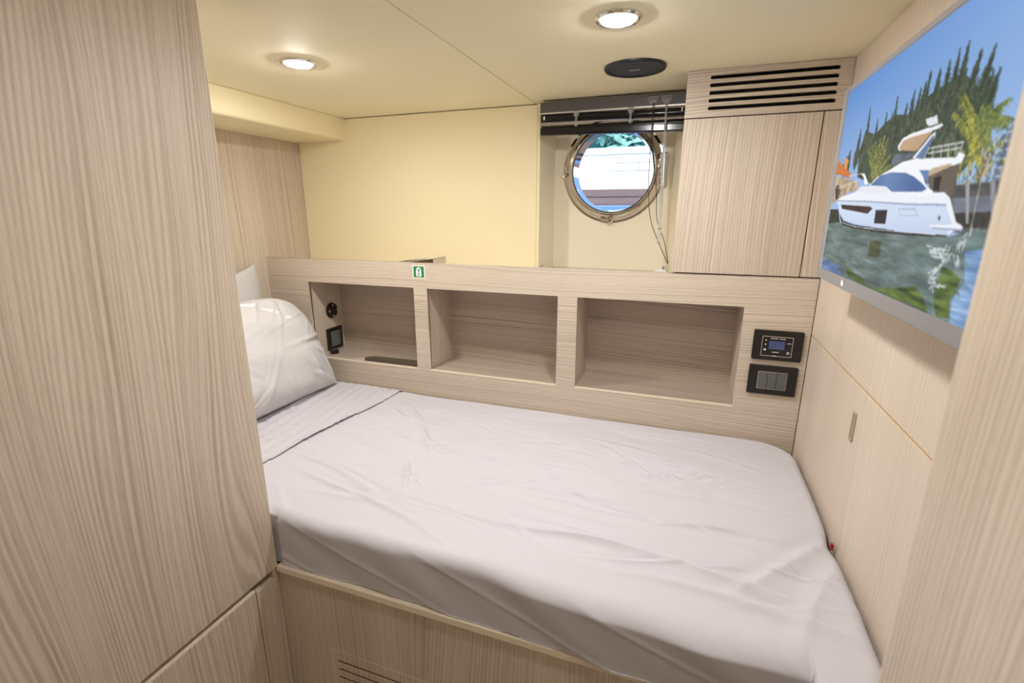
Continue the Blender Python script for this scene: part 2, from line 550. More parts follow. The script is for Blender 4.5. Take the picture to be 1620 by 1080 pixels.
# small white clips that hold the blind at the foot of the recess
cl = thing('blind_clip', (-0.095, 1.79, -0.2035), 'white plastic blind clip at the foot of the recess, by the overhead cabinet', 'clip', 'blind hold-down clips')
t = B().box(-0.118, -0.072, 1.78, 1.80, -0.2035, -0.1975, 0.001)
t.prism([(-0.105, -0.1975), (-0.075, -0.1975), (-0.075, -0.168), (-0.082, -0.176)], lambda a, b, c: (a, 1.787+c, b), 0.004)
t.build('bracket', M['white'], cl)
B().cyl((-0.083, 1.783, -0.186), (-0.083, 1.796, -0.186), 0.005).build('pin', M['nickel'], cl, smooth=True, angle=40)
cl = thing('blind_clip', (-0.515, 1.77, -0.2035), 'white plastic blind clip at the foot of the recess, by the cream wall panel', 'clip', 'blind hold-down clips')
B().box(-0.521, -0.506, 1.752, 1.775, -0.2035, -0.192, 0.002).build('bracket', M['white'], cl)
B().cyl((-0.5135, 1.748, -0.1925), (-0.5135, 1.762, -0.1925), 0.004).build('pin', M['nickel'], cl, smooth=True, angle=40)

# ================================================================== blind
bl = thing('venetian_blind', (-0.28, 1.695, 0.24), 'black venetian blind drawn up under the ceiling in front of the porthole', 'blind')
BX0, BX1, BY = -0.510, -0.0485, 1.69
B().box(BX0, BX1, BY, BY+0.034, 0.318, 0.3525, 0.0015).build('head_rail', M['greyrail'], bl)
B().box(BX0, BX1, BY-0.002, BY, 0.3145, 0.3195).build('rail_lip', M['silverline'], bl)
def slat(z0, z1, hh, name, yo=0.0):
    t = B()
    vs, fs = [], []
    n = 8
    for side, x, z in ((0, BX0+0.003, z0), (1, BX1-0.002, z1)):
        for i in range(n+1):
            a = -1+2*i/n
            vs.append((x, BY+0.004+yo-0.004*(1-a*a), z+a*hh/2))
        for i in range(n, -1, -1):
            a = -1+2*i/n
            vs.append((x, BY+0.008+yo-0.004*(1-a*a), z+a*hh/2))
    k = 2*(n+1)
    for i in range(k):
        j = (i+1) % k
        fs.append((i, j, k+j, k+i))
    fs += [tuple(range(k)), tuple(range(k, 2*k))]
    return t.pydata(vs, fs).build(name, M['blackblind'], bl, smooth=True, angle=30)
slat(0.3035, 0.2975, 0.024, 'slat')
slat(0.2695, 0.2690, 0.020, 'slat', 0.004)
slat(0.2640, 0.2580, 0.022, 'slat', 0.007)
t = B().box(BX0, BX1, BY+0.001, BY+0.027, 0.0, 0.022, 0.003)
for v in t.bm.verts:
    v.co.z += 0.252-(v.co.x-BX0)/(BX1-BX0)*0.008
t.build('bottom_rail', M['blackblind'], bl)
t = B()
t.tube([(BX0+0.004, BY-0.007, 0.2835), (-0.30, BY-0.010, 0.2835), (BX1-0.004, BY-0.007, 0.2775)], 0.0018)
t.build('tilt_rod', M['clear'], bl)
for cx in (-0.385, -0.212):
    t = B()
    t.box(cx-0.009, cx+0.009, BY-0.012, BY-0.004, 0.302, 0.318, 0.002)
    t.cyl((cx, BY-0.010, 0.312), (cx, BY-0.010, 0.276), 0.004, 0.003)
    t.box(cx-0.006, cx+0.006, BY-0.012, BY-0.003, 0.272, 0.282, 0.002)
    t.build('ladder_clip', M['clear'], bl)
    B().tube([(cx, BY-0.004, 0.31), (cx+0.002, BY-0.005, 0.26)], 0.001).build('ladder_cord', M['cord'], bl)
for cx in (BX0+0.015, BX1-0.012):
    B().box(cx-0.002, cx+0.002, BY-0.004, BY-0.001, 0.297, 0.309).build('end_stop', M['white'], bl)
t = B()
for cx in (-0.147, -0.107):
    t.box(cx-0.016, cx+0.016, BY-0.006, BY, 0.328, 0.345, 0.0015)
    t.box(cx-0.010, cx+0.010, BY-0.009, BY-0.005, 0.321, 0.334, 0.001)
t.build('cord_bracket', M['clear'], bl)
t = B()
t.cyl((-0.106, BY-0.012, 0.325), (-0.103, BY-0.016, 0.12), 0.0038, 0.0048, 12)
t.cyl((-0.103, BY-0.016, 0.12), (-0.0985, BY-0.016, -0.06), 0.0048, 0.0052, 12)
t.cyl((-0.0985, BY-0.016, -0.06), (-0.098, BY-0.016, -0.098), 0.0062, 0.0058, 12)
t.build('tilt_wand', M['clear'], bl, smooth=True, angle=40)
def smooth_pts(pts, n=8):
    pts = [Vector(q) for q in pts]
    out = []
    for i in range(len(pts)-1):
        p0, p1, p2, p3 = pts[max(i-1, 0)], pts[i], pts[i+1], pts[min(i+2, len(pts)-1)]
        for k in range(n):
            t_ = k/n
            out.append(0.5*((2*p1)+(p2-p0)*t_+(2*p0-5*p1+4*p2-p3)*t_*t_+(3*p1-p0-3*p2+p3)*t_**3))
    out.append(pts[-1])
    return out
B().tube(smooth_pts([(-0.146, BY-0.010, 0.325), (-0.146, BY-0.008, 0.23), (-0.143, BY-0.006, 0.08), (-0.130, BY-0.006, -0.02), (-0.096, BY-0.010, -0.10), (-0.066, BY-0.014, -0.16)]), 0.0011).build('lift_cord', M['cord'], bl)
B().tube(smooth_pts([(-0.142, BY-0.010, 0.325), (-0.140, BY-0.008, 0.20), (-0.117, BY-0.006, 0.06), (-0.110, BY-0.006, -0.02), (-0.082, BY-0.010, -0.09), (-0.064, BY-0.014, -0.16)]), 0.0011).build('lift_cord', M['cord'], bl)

# ================================================================== shelf unit behind the bed
ZT = -0.170
N1, N2, N3 = (-1.382, -0.913), (-0.861, -0.3855), (-0.322, 0.1585)
HZ0, HZ1 = -0.559, -0.258
sh = thing('shelf_unit', (-0.62, 1.6, -0.80), 'long built-in ash shelf unit with three open niches along the back of the bed', 'shelf unit')
t = B().plate(rect(XL+0.001, XR-0.001, -0.80, ZT), [rect(a, b, HZ0, HZ1) for a, b in (N1, N2, N3)], lambda a, b, c: (a, 1.5+c, b), 0.016)
t.build('front_panel', M['wood_h'], sh)
B().box(XL+0.001, XR-0.001, 1.517, YB-0.003, -0.220, -0.2055).build('top_board', M['wood_h'], sh)
for a, b in (N1, N2, N3):
    t = B()
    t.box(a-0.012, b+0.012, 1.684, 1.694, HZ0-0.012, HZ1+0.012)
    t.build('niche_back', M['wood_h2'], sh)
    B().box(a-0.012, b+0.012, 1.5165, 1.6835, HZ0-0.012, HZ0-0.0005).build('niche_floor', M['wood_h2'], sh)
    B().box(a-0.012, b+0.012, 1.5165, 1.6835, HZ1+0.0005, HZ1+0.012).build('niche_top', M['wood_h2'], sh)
    B().box(a-0.010, a-0.0005, 1.5165, 1.6835, HZ0, HZ1).build('niche_side', M['wood_v'], sh)
    B().box(b+0.0005, b+0.010, 1.5165, 1.6835, HZ0, HZ1).build('niche_side', M['wood_v'], sh)
    # paler edge banding along the foot of each opening
    B().box(a, b, 1.4992, 1.514, HZ0-0.0015, HZ0+0.0004).build('edge_band', M['wood_edge'], sh)

# safety sticker
st = thing('safety_sign', (-0.888, 1.4995, -0.224), 'small green sticker with a white life jacket symbol on the shelf front', 'sign')
F = lambda y: (lambda a, b, c: (a, y-c, b))
B().prism(rect(-0.9125, -0.8635, -0.2235, -0.1775), F(1.4998), 0.0008).build('sticker_border', M['stickeredge'], st)
B().prism(rect(-0.9085, -0.8675, -0.2195, -0.1815), F(1.4990), 0.0004).build('green_field', M['green'], st)
scx = -0.888
jk = [(-0.0075, -0.0165), (-0.0015, -0.0165), (-0.0015, 0.001), (-0.004, 0.006), (-0.003, 0.0095), (0.003, 0.0095), (0.004, 0.006), (0.0015, 0.001), (0.0015, -0.0165), (0.0075, -0.0165),
      (0.0105, -0.013), (0.0105, 0.004), (0.0085, 0.011), (0.0045, 0.015), (0, 0.016), (-0.0045, 0.015), (-0.0085, 0.011), (-0.0105, 0.004), (-0.0105, -0.013)]
B().prism([(scx+a, -0.2005+b) for a, b in jk], F(1.4986), 0.0004).build('life_jacket_symbol', M['white'], st)
t = B()
t.prism([(scx+a, b) for a, b in rect(-0.0028, 0.0028, -0.1965, -0.1945)], F(1.4982), 0.0003)
t.prism([(scx+a, b) for a, b in rect(-0.0045, 0.0045, -0.2095, -0.2078)], F(1.4982), 0.0003)
t.build('strap_mark', M['green'], st)

# book lying on the shelf top behind the lip
bk = thing('book', (-0.94, 1.60, -0.205), 'slim book with worn brown spine lying on the shelf, just above the green sticker', 'book')
def tilt(b, piv, ang, axis='Y'):
    R_ = Matrix.Rotation(ang, 4, axis)
    for v in b.bm.verts:
        v.co = R_ @ (v.co-Vector(piv))+Vector(piv)
    return b
E2 = lambda y0: (lambda a_, b_, c_: (a_, y0+c_, b_))
B().prism([(-1.012, -0.2045), (-0.868, -0.2045), (-0.868, -0.1605), (-0.93, -0.1700), (-1.012, -0.1795)], E2(1.566), 0.10).build('pages', M['paper'], bk)
B().prism([(-0.965, -0.2045), (-0.8665, -0.2045), (-0.8665, -0.1618), (-0.93, -0.1718), (-0.965, -0.1765)], E2(1.562), 0.0035).build('spine', M['bookcover'], bk)
cv = B().prism([(-1.020, -0.1790), (-0.93, -0.1695), (-0.8655, -0.1600), (-0.8650, -0.1585), (-0.93, -0.1680), (-1.020, -0.1775)], E2(1.558), 0.112).build('front_cover', M['paper'], bk)
random.seed(5)
t = B()
for i in range(15):
    x = -1.016+0.0072*i
    zt = -0.1771+(x+1.020)*0.1056
    if x > -0.935:
        zt = -0.1678+(x+0.93)*0.146
    t.box(x, x+random.uniform(.003, .0068), 1.5575+random.uniform(0, .02), 1.59+random.uniform(0, .05), zt-0.0006, zt+0.0010)
t.build('cover_print', M['cover_print'], cv)
# ------------------------------------------------------------------ fittings in the left niche (on its left side wall)
XN = N1[0]
ct = thing('control_knob', (XN, 1.618, -0.393), 'round black control with four white marks on the left niche wall', 'control')
B().lathe([(0, 0.010), (0.026, 0.010), (0.031, 0.007), (0.033, 0.0), (0, 0.0)], 'x', (XN, 1.618, -0.393), 40).build('bezel', M['black'], ct, smooth=True, angle=40)
B().lathe([(0, 0.014), (0.017, 0.0135), (0.019, 0.010), (0, 0.010)], 'x', (XN, 1.618, -0.393), 40).build('cap', M['black'], ct, smooth=True, angle=40)
for k in range(4):
    a = math.pi/2*k
    B().lathe([(0, 0.0112), (0.0032, 0.0112), (0.0032, 0.0098), (0, 0.0098)], 'x', (XN, 1.618+0.0225*math.cos(a), -0.393+0.0225*math.sin(a)), 12).build('white_mark', M['white'], ct)
B().lathe([(0, 0.0147), (0.003, 0.0147), (0.003, 0.0138), (0, 0.0138)], 'x', (XN, 1.618, -0.393), 12).build('red_mark', M['red'], ct)
sw = thing('light_switch', (XN, 1.618, -0.58), 'upright black switch plate with one grey rocker on the left niche wall', 'switch')
S = lambda x: (lambda a, b, c: (x+c, a, b))
def yz_plate(y0, y1, z0, z1, x0, t_, r_=0.004):
    return B().prism(rrect(y0, y1, z0, z1, r_), S(x0), t_)
yz_plate(1.574, 1.664, -0.5555, -0.4645, XN, 0.008).build('cover_plate', M['black'], sw)
B().plate(rrect(1.595, 1.646, -0.541, -0.481, 0.002), [rrect(1.597, 1.644, -0.539, -0.483, 0.002)], S(XN+0.008), 0.001).build('trim_line', M['silverline'], sw)
yz_plate(1.5975, 1.6435, -0.5385, -0.4835, XN+0.008, 0.003, 0.002).build('rocker', M['rocker'], sw)
pl = thing('plug_socket', (-1.345, 1.585, HZ0), 'small round black fitting on the niche floor below the switch plate', 'socket')
B().lathe([(0, 0.015), (0.012, 0.015), (0.016, 0.012), (0.0175, 0.0), (0, 0.0)], 'z', (-1.340, 1.565, HZ0+0.0003), 28).build('cap', M['black'], pl, smooth=True, angle=40)
B().lathe([(0.006, 0.0160), (0.010, 0.0160), (0.010, 0.0145), (0.006, 0.0145)], 'z', (-1.340, 1.565, HZ0+0.0003), 28, closed=True).build('socket_ring', M['rocker'], pl)
# woven mat
t = B().prism([(-1.160, 1.520), (-0.9155, 1.519), (-0.9155, 1.553), (-0.96, 1.556), (-1.13, 1.552), (-1.155, 1.535)], lambda a, b, c: (a, b, HZ0+0.0003+c), 0.012)
tag(t.build('woven_mat', M['mat']), 'flat dark brown woven mat lying in the left niche', 'mat')

# ------------------------------------------------------------------ wall plates at the right end of the shelf unit
def xz(x0, x1, z0, z1, y, t_, r_=0.003):
    return B().prism(rrect(x0, x1, z0, z1, r_), F(y), t_)
th = thing('thermostat', (0.2535, 1.5, -0.404), 'black wall plate with blue display and buttons, above the triple switch', 'thermostat')
xz(0.191, 0.316, -0.404, -0.3185, 1.5, 0.008).build('cover_plate', M['black'], th)
B().plate(rect(0.213, 0.291, -0.392, -0.3345), [rect(0.2145, 0.2895, -0.3905, -0.336)], F(1.492), 0.0015).build('silver_frame', M['silverline'], th)
B().prism(rect(0.2146, 0.2894, -0.3904, -0.3361), F(1.492), 0.001).build('face', M['black'], th)
B().prism(rect(0.2315, 0.271, -0.3715, -0.3475), F(1.491), 0.0006).build('display', M['lcd'], th)
B().prism([(0.2205, -0.3475), (0.2255, -0.3475), (0.223, -0.3435)], F(1.491), 0.0006).build('up_arrow', M['white'], th)
B().prism([(0.2205, -0.357), (0.2255, -0.357), (0.223, -0.361)], F(1.491), 0.0006).build('down_arrow', M['white'], th)
B().lathe([(0.0012, 0), (0.0030, 0), (0.0030, -0.0006), (0.0012, -0.0006)], 'y', (0.2225, 1.491, -0.3735), 16, closed=True).build('fan_button', M['white'], th)
B().lathe([(0.0020, 0), (0.0036, 0), (0.0036, -0.0006), (0.0020, -0.0006)], 'y', (0.2815, 1.491, -0.3800), 18, closed=True).build('power_button', M['white'], th)
def comb(x0, x1, z, h, pitch):
    """a word too small to read: uneven strokes on a common line"""
    pts = [(x0, z-h/2), (x1, z-h/2)]
    n = max(3, int((x1-x0)/pitch))
    p_ = (x1-x0)/n
    for i in range(n):
        xr = x1-i*p_
        top = z+h/2*(1.0 if i % 3 else 0.6)
        pts += [(xr, top), (xr-p_*0.55, top), (xr-p_*0.55, z-h*0.2), (xr-p_*0.98, z-h*0.2)]
    return pts
for x0, x1, z in ((0.2345, 0.2530, -0.3400), (0.2560, 0.2715, -0.3405), (0.2765, 0.2865, -0.3520), (0.2410, 0.2590, -0.3795)):
    B().prism(comb(x0, x1, z, 0.0022, 0.0022), F(1.491), 0.0007).build('lettering', M['white'], th)
B().box(0.2440, 0.2520, 1.4895, 1.4905, -0.3915, -0.3895).build('logo_mark', M['white'], th)

ts = thing('light_switch', (0.2525, 1.5, -0.507), 'black wall plate with three grey rockers, below the blue display plate', 'switch')
xz(0.190, 0.3145, -0.507, -0.421, 1.5, 0.008).build('cover_plate', M['black'], ts)
B().plate(rect(0.2140, 0.2885, -0.4905, -0.4385), [rect(0.2152, 0.2873, -0.4893, -0.4397)], F(1.492), 0.0015).build('silver_frame', M['silverline'], ts)
for k in range(3):
    x0 = 0.2156+k*0.0240
    xz(x0, x0+0.0226, -0.4889, -0.4401, 1.492, 0.0028, 0.0015).build('rocker', M['rocker'], ts)

# ================================================================== overhead cabinet and vent panel
CZ0, CZ1 = -0.1665, 0.2425
CX0 = -0.046
oc = thing('overhead_cabinet', (0.14, 1.6, -0.168), 'ash overhead cabinet with plain flush door to the right of the porthole', 'cabinet')
B().box(CX0+0.002, XR-0.002, 1.512, 1.732, CZ0, CZ1).build('body', M['groove'], oc)
B().box(CX0, 0.2815, 1.495, 1.5115, CZ0, CZ1, 0.001).build('door', M['wood_v'], oc)
B().box(0.2840, XR-0.002, 1.495, 1.5115, CZ0, CZ1, 0.001).build('filler_strip', M['wood_v2'], oc)
B().box(CX0, CX0+0.0018, 1.5118, 1.735, CZ0, CZ1).build('side_panel', M['wood_v2'], oc)
vp = thing('vent_panel', (0.14, 1.5, 0.2465), 'ash ventilation panel with five dark slots above the overhead cabinet', 'vent panel')
holes = []
for k in range(5):
    zc_ = 0.3405-k*0.0185
    x1 = 0.304
    holes.append(rrect(0.011, x1, zc_-0.0048, zc_+0.0048, 0.0045))
B().plate(rect(CX0, XR-0.001, 0.2455, ZC-0.001), holes, lambda a, b, c: (a, 1.495+c, b), 0.014).build('slotted_board', M['wood_h'], vp)
B().box(CX0+0.003, XR-0.003, 1.53, 1.732, 0.2465, ZC-0.002).build('duct_box', M['black'], vp)

# ================================================================== downlights and speaker
def downlight(x, y, label, r=0.045, lamp='lamp'):
    d = thing('downlight', (x, y, ZC), label, 'downlight', 'round recessed downlights')
    B().lathe([(r*1.0, 0.0), (r, -0.002), (r*0.93, -0.0055), (r*0.84, -0.006), (r*0.78, -0.003), (r*0.78, 0.0)], 'z', (x, y, ZC-0.0003), 48).build('trim_ring', M['chrome'], d, smooth=True, angle=40)
    B().lathe([(0, -0.0115), (r*0.40, -0.0105), (r*0.66, -0.0075), (r*0.76, -0.0025)], 'z', (x, y, ZC-0.0003), 40).build('lens', M[lamp], d, smooth=True)
    return d
downlight(-0.953, 1.083, 'lit chrome downlight in the left ceiling board, above the bed head')
downlight(-0.168, 1.062, 'lit chrome downlight in the right ceiling board, beside the round speaker')
downlight(-0.22, 0.45, 'lit chrome downlight in the ceiling over the floor in front of the berth', lamp='lamp_mid')
downlight(-0.36, -0.85, 'unseen added fill light, built as a chrome downlight in the ceiling at the far end behind the camera', lamp='lamp_fill')  # added out of view as fill, to brighten the cabin by bounce

sp = thing('ceiling_speaker', (-0.1735, 1.409, ZC), 'round dark grey speaker in the ceiling near the porthole', 'speaker')
R_ = 0.078
B().lathe([(R_, 0.0), (R_, -0.003), (R_*0.97, -0.007), (R_*0.90, -0.0085), (R_*0.85, -0.007), (R_*0.83, -0.004)], 'z', (-0.1735, 1.409, ZC-0.0003), 64).build('rim', M['speakerrim'], sp, smooth=True, angle=40)
B().lathe([(0, -0.0065), (R_*0.5, -0.006), (R_*0.835, -0.0042)], 'z', (-0.1735, 1.409, ZC-0.0003), 64).build('grille', M['speaker'], sp, smooth=True)
B().prism(comb(-0.188, -0.161, 1.409, 0.003, 0.0034), lambda a, b, c: (a, b, ZC-0.0078+c), 0.0012).build('lettering', M['white'], sp)

# ================================================================== bed
base = thing('berth_base', (-0.25, 0.72, ZF), 'ash berth base with pale top rail and slotted front below the mattress', 'bed base')
bs = [rrect(-0.6905, -0.30, -1.0120-k*0.0235, -1.0060-k*0.0235, 0.0028) for k in range(6)]
B().plate(rect(XW-0.02, XR-0.001, ZF+0.001, -0.797), bs, lambda a, b, c: (a, 0.716+c, b), 0.003).build('front_panel', M['wood_v'], base)
B().box(XW+0.001, XR-0.001, 0.7075, 0.738, -0.7965, -0.781, 0.0015).build('top_rail', M['wood_edge'], base)
B().box(-0.73, -0.26, 0.7192, 0.7300, -1.16, -0.98).build('vent_backing', M['slot_brown'], base)
t = B().plate(rect(-0.702, -0.288, -1.150, -0.978), [rect(-0.7005, -0.2895, -1.1485, -0.9795)], F(0.7163), 0.0005)
t.build('vent_outline', M['wood_edge'], base)
B().box(XL+0.004, XR-0.002, 0.745, 1.494, -0.80, -0.785).build('bed_board', M['wood_edge'], base)

bed = thing('mattress', (-0.6, 1.1, -0.784), 'wide berth mattress in a crumpled pale grey sheet, with a turned down flap', 'mattress')
B().box(XL+0.012, XR-0.016, 0.748, 1.476, -0.7845, -0.668, 0.03, 4).build('core', M['mattress'], bed, smooth=True)

rng = np.random.default_rng(11)
WR = []
for i in range(85):
    x = rng.uniform(-1.3, 0.30); y = rng.uniform(0.75, 1.45)
    ang = rng.normal(-0.10, 0.28); L = rng.uniform(0.05, 0.30); wd = rng.uniform(0.004, 0.014); a = rng.uniform(0.0010, 0.0030)
    WR.append((x, y, ang, L, wd, a))
# creases that stand out in the photograph
WR += [(-0.82, 1.30, -0.70, 0.10, 0.012, 0.005), (-0.70, 1.17, -1.0, 0.10, 0.012, 0.0035), (-0.60, 1.12, -0.15, 0.22, 0.010, 0.003),
       (-0.10, 1.22, -0.75, 0.10, 0.016, 0.006), (0.02, 1.17, -0.45, 0.12, 0.014, 0.006), (0.06, 1.22, -0.6, 0.08, 0.012, 0.005),
       (0.10, 1.08, -0.05, 0.16, 0.010, 0.004), (-0.25, 1.02, -0.08, 0.24, 0.012, 0.0035), (0.15, 0.98, 0.1, 0.16, 0.010, 0.004),
       (0.22, 0.92, 0.75, 0.14, 0.018, 0.004), (0.27, 0.83, 1.1, 0.12, 0.02, 0.003), (-0.85, 0.92, -0.35, 0.20, 0.012, 0.004),
       (-0.70, 0.84, -0.30, 0.24, 0.012, 0.004), (-0.65, 0.97, -1.0, 0.06, 0.01, 0.0035), (-0.05, 0.85, -0.12, 0.26, 0.014, 0.004), (0.12, 0.78, -0.1, 0.2, 0.014, 0.004)]
def wrinkle(X, Y):
    h = np.zeros_like(X)
    for x, y, ang, L, wd, a in WR:
        c, s = math.cos(ang), math.sin(ang)
        u = (X-x)*c+(Y-y)*s
        v = -(X-x)*s+(Y-y)*c
        v = v+0.03*np.sin(u*9+x*40)*0.5
        e = np.exp(-(u/L)**4)
        wd = wd*0.75
        h += 2.2*a*e*(np.exp(-np.abs(v/wd)**1.5)-0.55*np.exp(-((v-1.6*wd)/(1.3*wd))**2))
    h *= 0.35+0.65*np.clip((X+1.0)/0.12, 0, 1)
    h += 0.0022*np.sin(X*7+1.3*np.sin(Y*6))*np.cos(Y*9-X*3)+0.0010*np.sin(X*23-Y*31)
    return h
def sheet_surface(us, vs, lift=0.0, edge_follow=True):
    """us: plan x of the flat cloth, vs: plan y; beyond the mattress top the cloth turns down"""
    X, Y = np.meshgrid(us, vs, indexing='ij')
    x0, x1, y0, y1 = XL+0.01, XR-0.006, 0.718, 1.492
    r = 0.024
    Rc = 0.075
    ix0, ix1, iy0, iy1 = x0-0.3, x1-r-Rc, y0+r+0.002, y1-r-Rc
    # the front edge keeps its own small corner radius, the back right corner is rounded
    qx = np.clip(X, ix0, ix1); qy = np.clip(Y, y0+r, iy1)
    dx, dy = X-qx, Y-qy
    back = Y > iy1
    rc = np.where(back | (dx > 0), Rc, 0.0)
    rc = np.where(dy < 0, np.where(dx > 0, Rc, 0.0), rc)
    d = np.hypot(dx, dy)+1e-9
    nx, ny = dx/d, dy/d
    e = np.maximum(d-rc, 0)
    arc = r*math.pi/2
    th_ = np.minimum(e/r, math.pi/2)
    out = np.minimum(d, rc)+r*np.sin(th_)
    PX = qx+nx*out; PY = qy+ny*out
    PZ = -r*(1-np.cos(th_))-np.maximum(e-arc, 0)
    top = np.clip(1-e/arc, 0, 1)
    W = wrinkle(X, Y)
    # soft crown and a slacker, fuller front edge toward the foot of the bed
    sl = np.clip((X+0.45)/0.55, 0, 1); sl = sl*sl*(3-2*sl)
    front = np.clip((y0+0.16-Y)/0.16, 0, 1)
    frontside = np.clip((e/arc), 0, 1)*(dy < 0)
    PY = PY-frontside*(0.004+0.020*sl)*(1-0.55*np.clip((e-arc)/0.1, 0, 1))-0.010*sl*front
    # folds hanging on the front face
    hang = frontside*(0.002*np.sin(X*17+1.2*np.sin(X*5)+PZ*26)+0.001*np.sin(X*41+PZ*60)+0.0018*np.exp(-((np.mod(X+PZ*3.2, 0.33)-0.16)/0.02)**2))
    PY = PY-hang
    z = -0.649+PZ+W*(0.35+0.65*top)+0.004*np.sin(X*4.1+.5)*np.sin((Y-0.7)*4)
    z = z-0.010*np.exp(-((X-0.32)/0.05)**2)*np.exp(-((Y-1.02)/0.05)**2)
    PX = PX-0.005*np.exp(-((Y-1.03)/0.035)**2)*np.clip((X-0.2)/0.1, 0, 1)
    lim = XR-0.003
    wq = np.clip((-0.775-X)/0.045, 0, 1)
    PY = np.maximum(PY, 0.600+0.121*wq)
    PX = np.minimum(PX, lim)
    PY = np.minimum(PY, 1.4965)
    return PX, PY, z+lift
def grid_mesh(PX, PY, PZ, name, mat, parent=None, solid=0.0, origin=None):
    n, mth_ = PX.shape
    co = np.stack([PX, PY, PZ], -1).reshape(-1, 3)
    idx = np.arange(n*mth_).reshape(n, mth_)
    fs = np.stack([idx[:-1, :-1], idx[1:, :-1], idx[1:, 1:], idx[:-1, 1:]], -1).reshape(-1, 4)
    b = B()
    me = bpy.data.meshes.new('tmp')
    me.from_pydata(co.tolist(), [], fs.tolist())
    b.bm.from_mesh(me)
    bpy.data.meshes.remove(me)
    o = b.build(name, mat, parent, origin=origin, smooth=True)
    if solid:
        md = o.modifiers.new('thickness', 'SOLIDIFY')
        md.thickness = solid
        md.offset = -1
    return o
us = np.linspace(XL+0.012, XR+0.10, 760)
vs = np.linspace(0.718-0.126, 1.492+0.045, 360)
PX, PY, PZ = sheet_surface(us, vs)
PZ = np.maximum(PZ, -0.7785)
bsht = grid_mesh(PX, PY, PZ, 'sheet', M['sheet'], bed, 0.0015)
# turned down flap near the pillows: its own layer, its free edge runs a little askew
fu = np.linspace(0, 1, 110)
FX, FY = np.meshgrid(fu, vs, indexing='ij')
xe = -1.024+(vs-0.90)*0.094+0.004*np.sin(vs*16)
xb = -1.290+0.012*np.sin(vs*7)
XX = xb[None, :]+(xe-xb)[None, :]*fu[:, None]
PXs, PYs, PZs = [], [], []
for j in range(len(vs)):
    a, b_, c_ = sheet_surface(XX[:, j], vs[j:j+1])
    PXs.append(a[:, 0]); PYs.append(b_[:, 0]); PZs.append(c_[:, 0])
PX, PY, PZ = np.array(PXs).T, np.array(PYs).T, np.array(PZs).T
edge = np.clip((1-fu)/0.02, 0, 1)[:, None]
lift = 0.0066+0.0025*np.sin(XX*30+vs[None, :]*11)*0.5+0.003*np.exp(-((1-fu[:, None])/0.06)**2)*(0.5+0.5*np.sin(vs*13))[None, :]
lift += 0.0012*np.sin(XX*160+6*np.sin(vs*5)[None, :])
PZ = np.maximum(PZ, -0.774)+lift
PY = PY-0.004*(vs < 0.80)[None, :]
PY = np.minimum(PY, 1.4965)
flap = grid_mesh(PX, PY, PZ, 'turned_down_flap', M['sheet'], bsht, 0.003)
t = B().box(0.3235, 0.3285, 1.026, 1.034, -0.668, -0.655, 0.001)
tg = t.build('red_tag', M['red'], bsht)
tg['label'] = 'tiny red tag at the sheet edge'

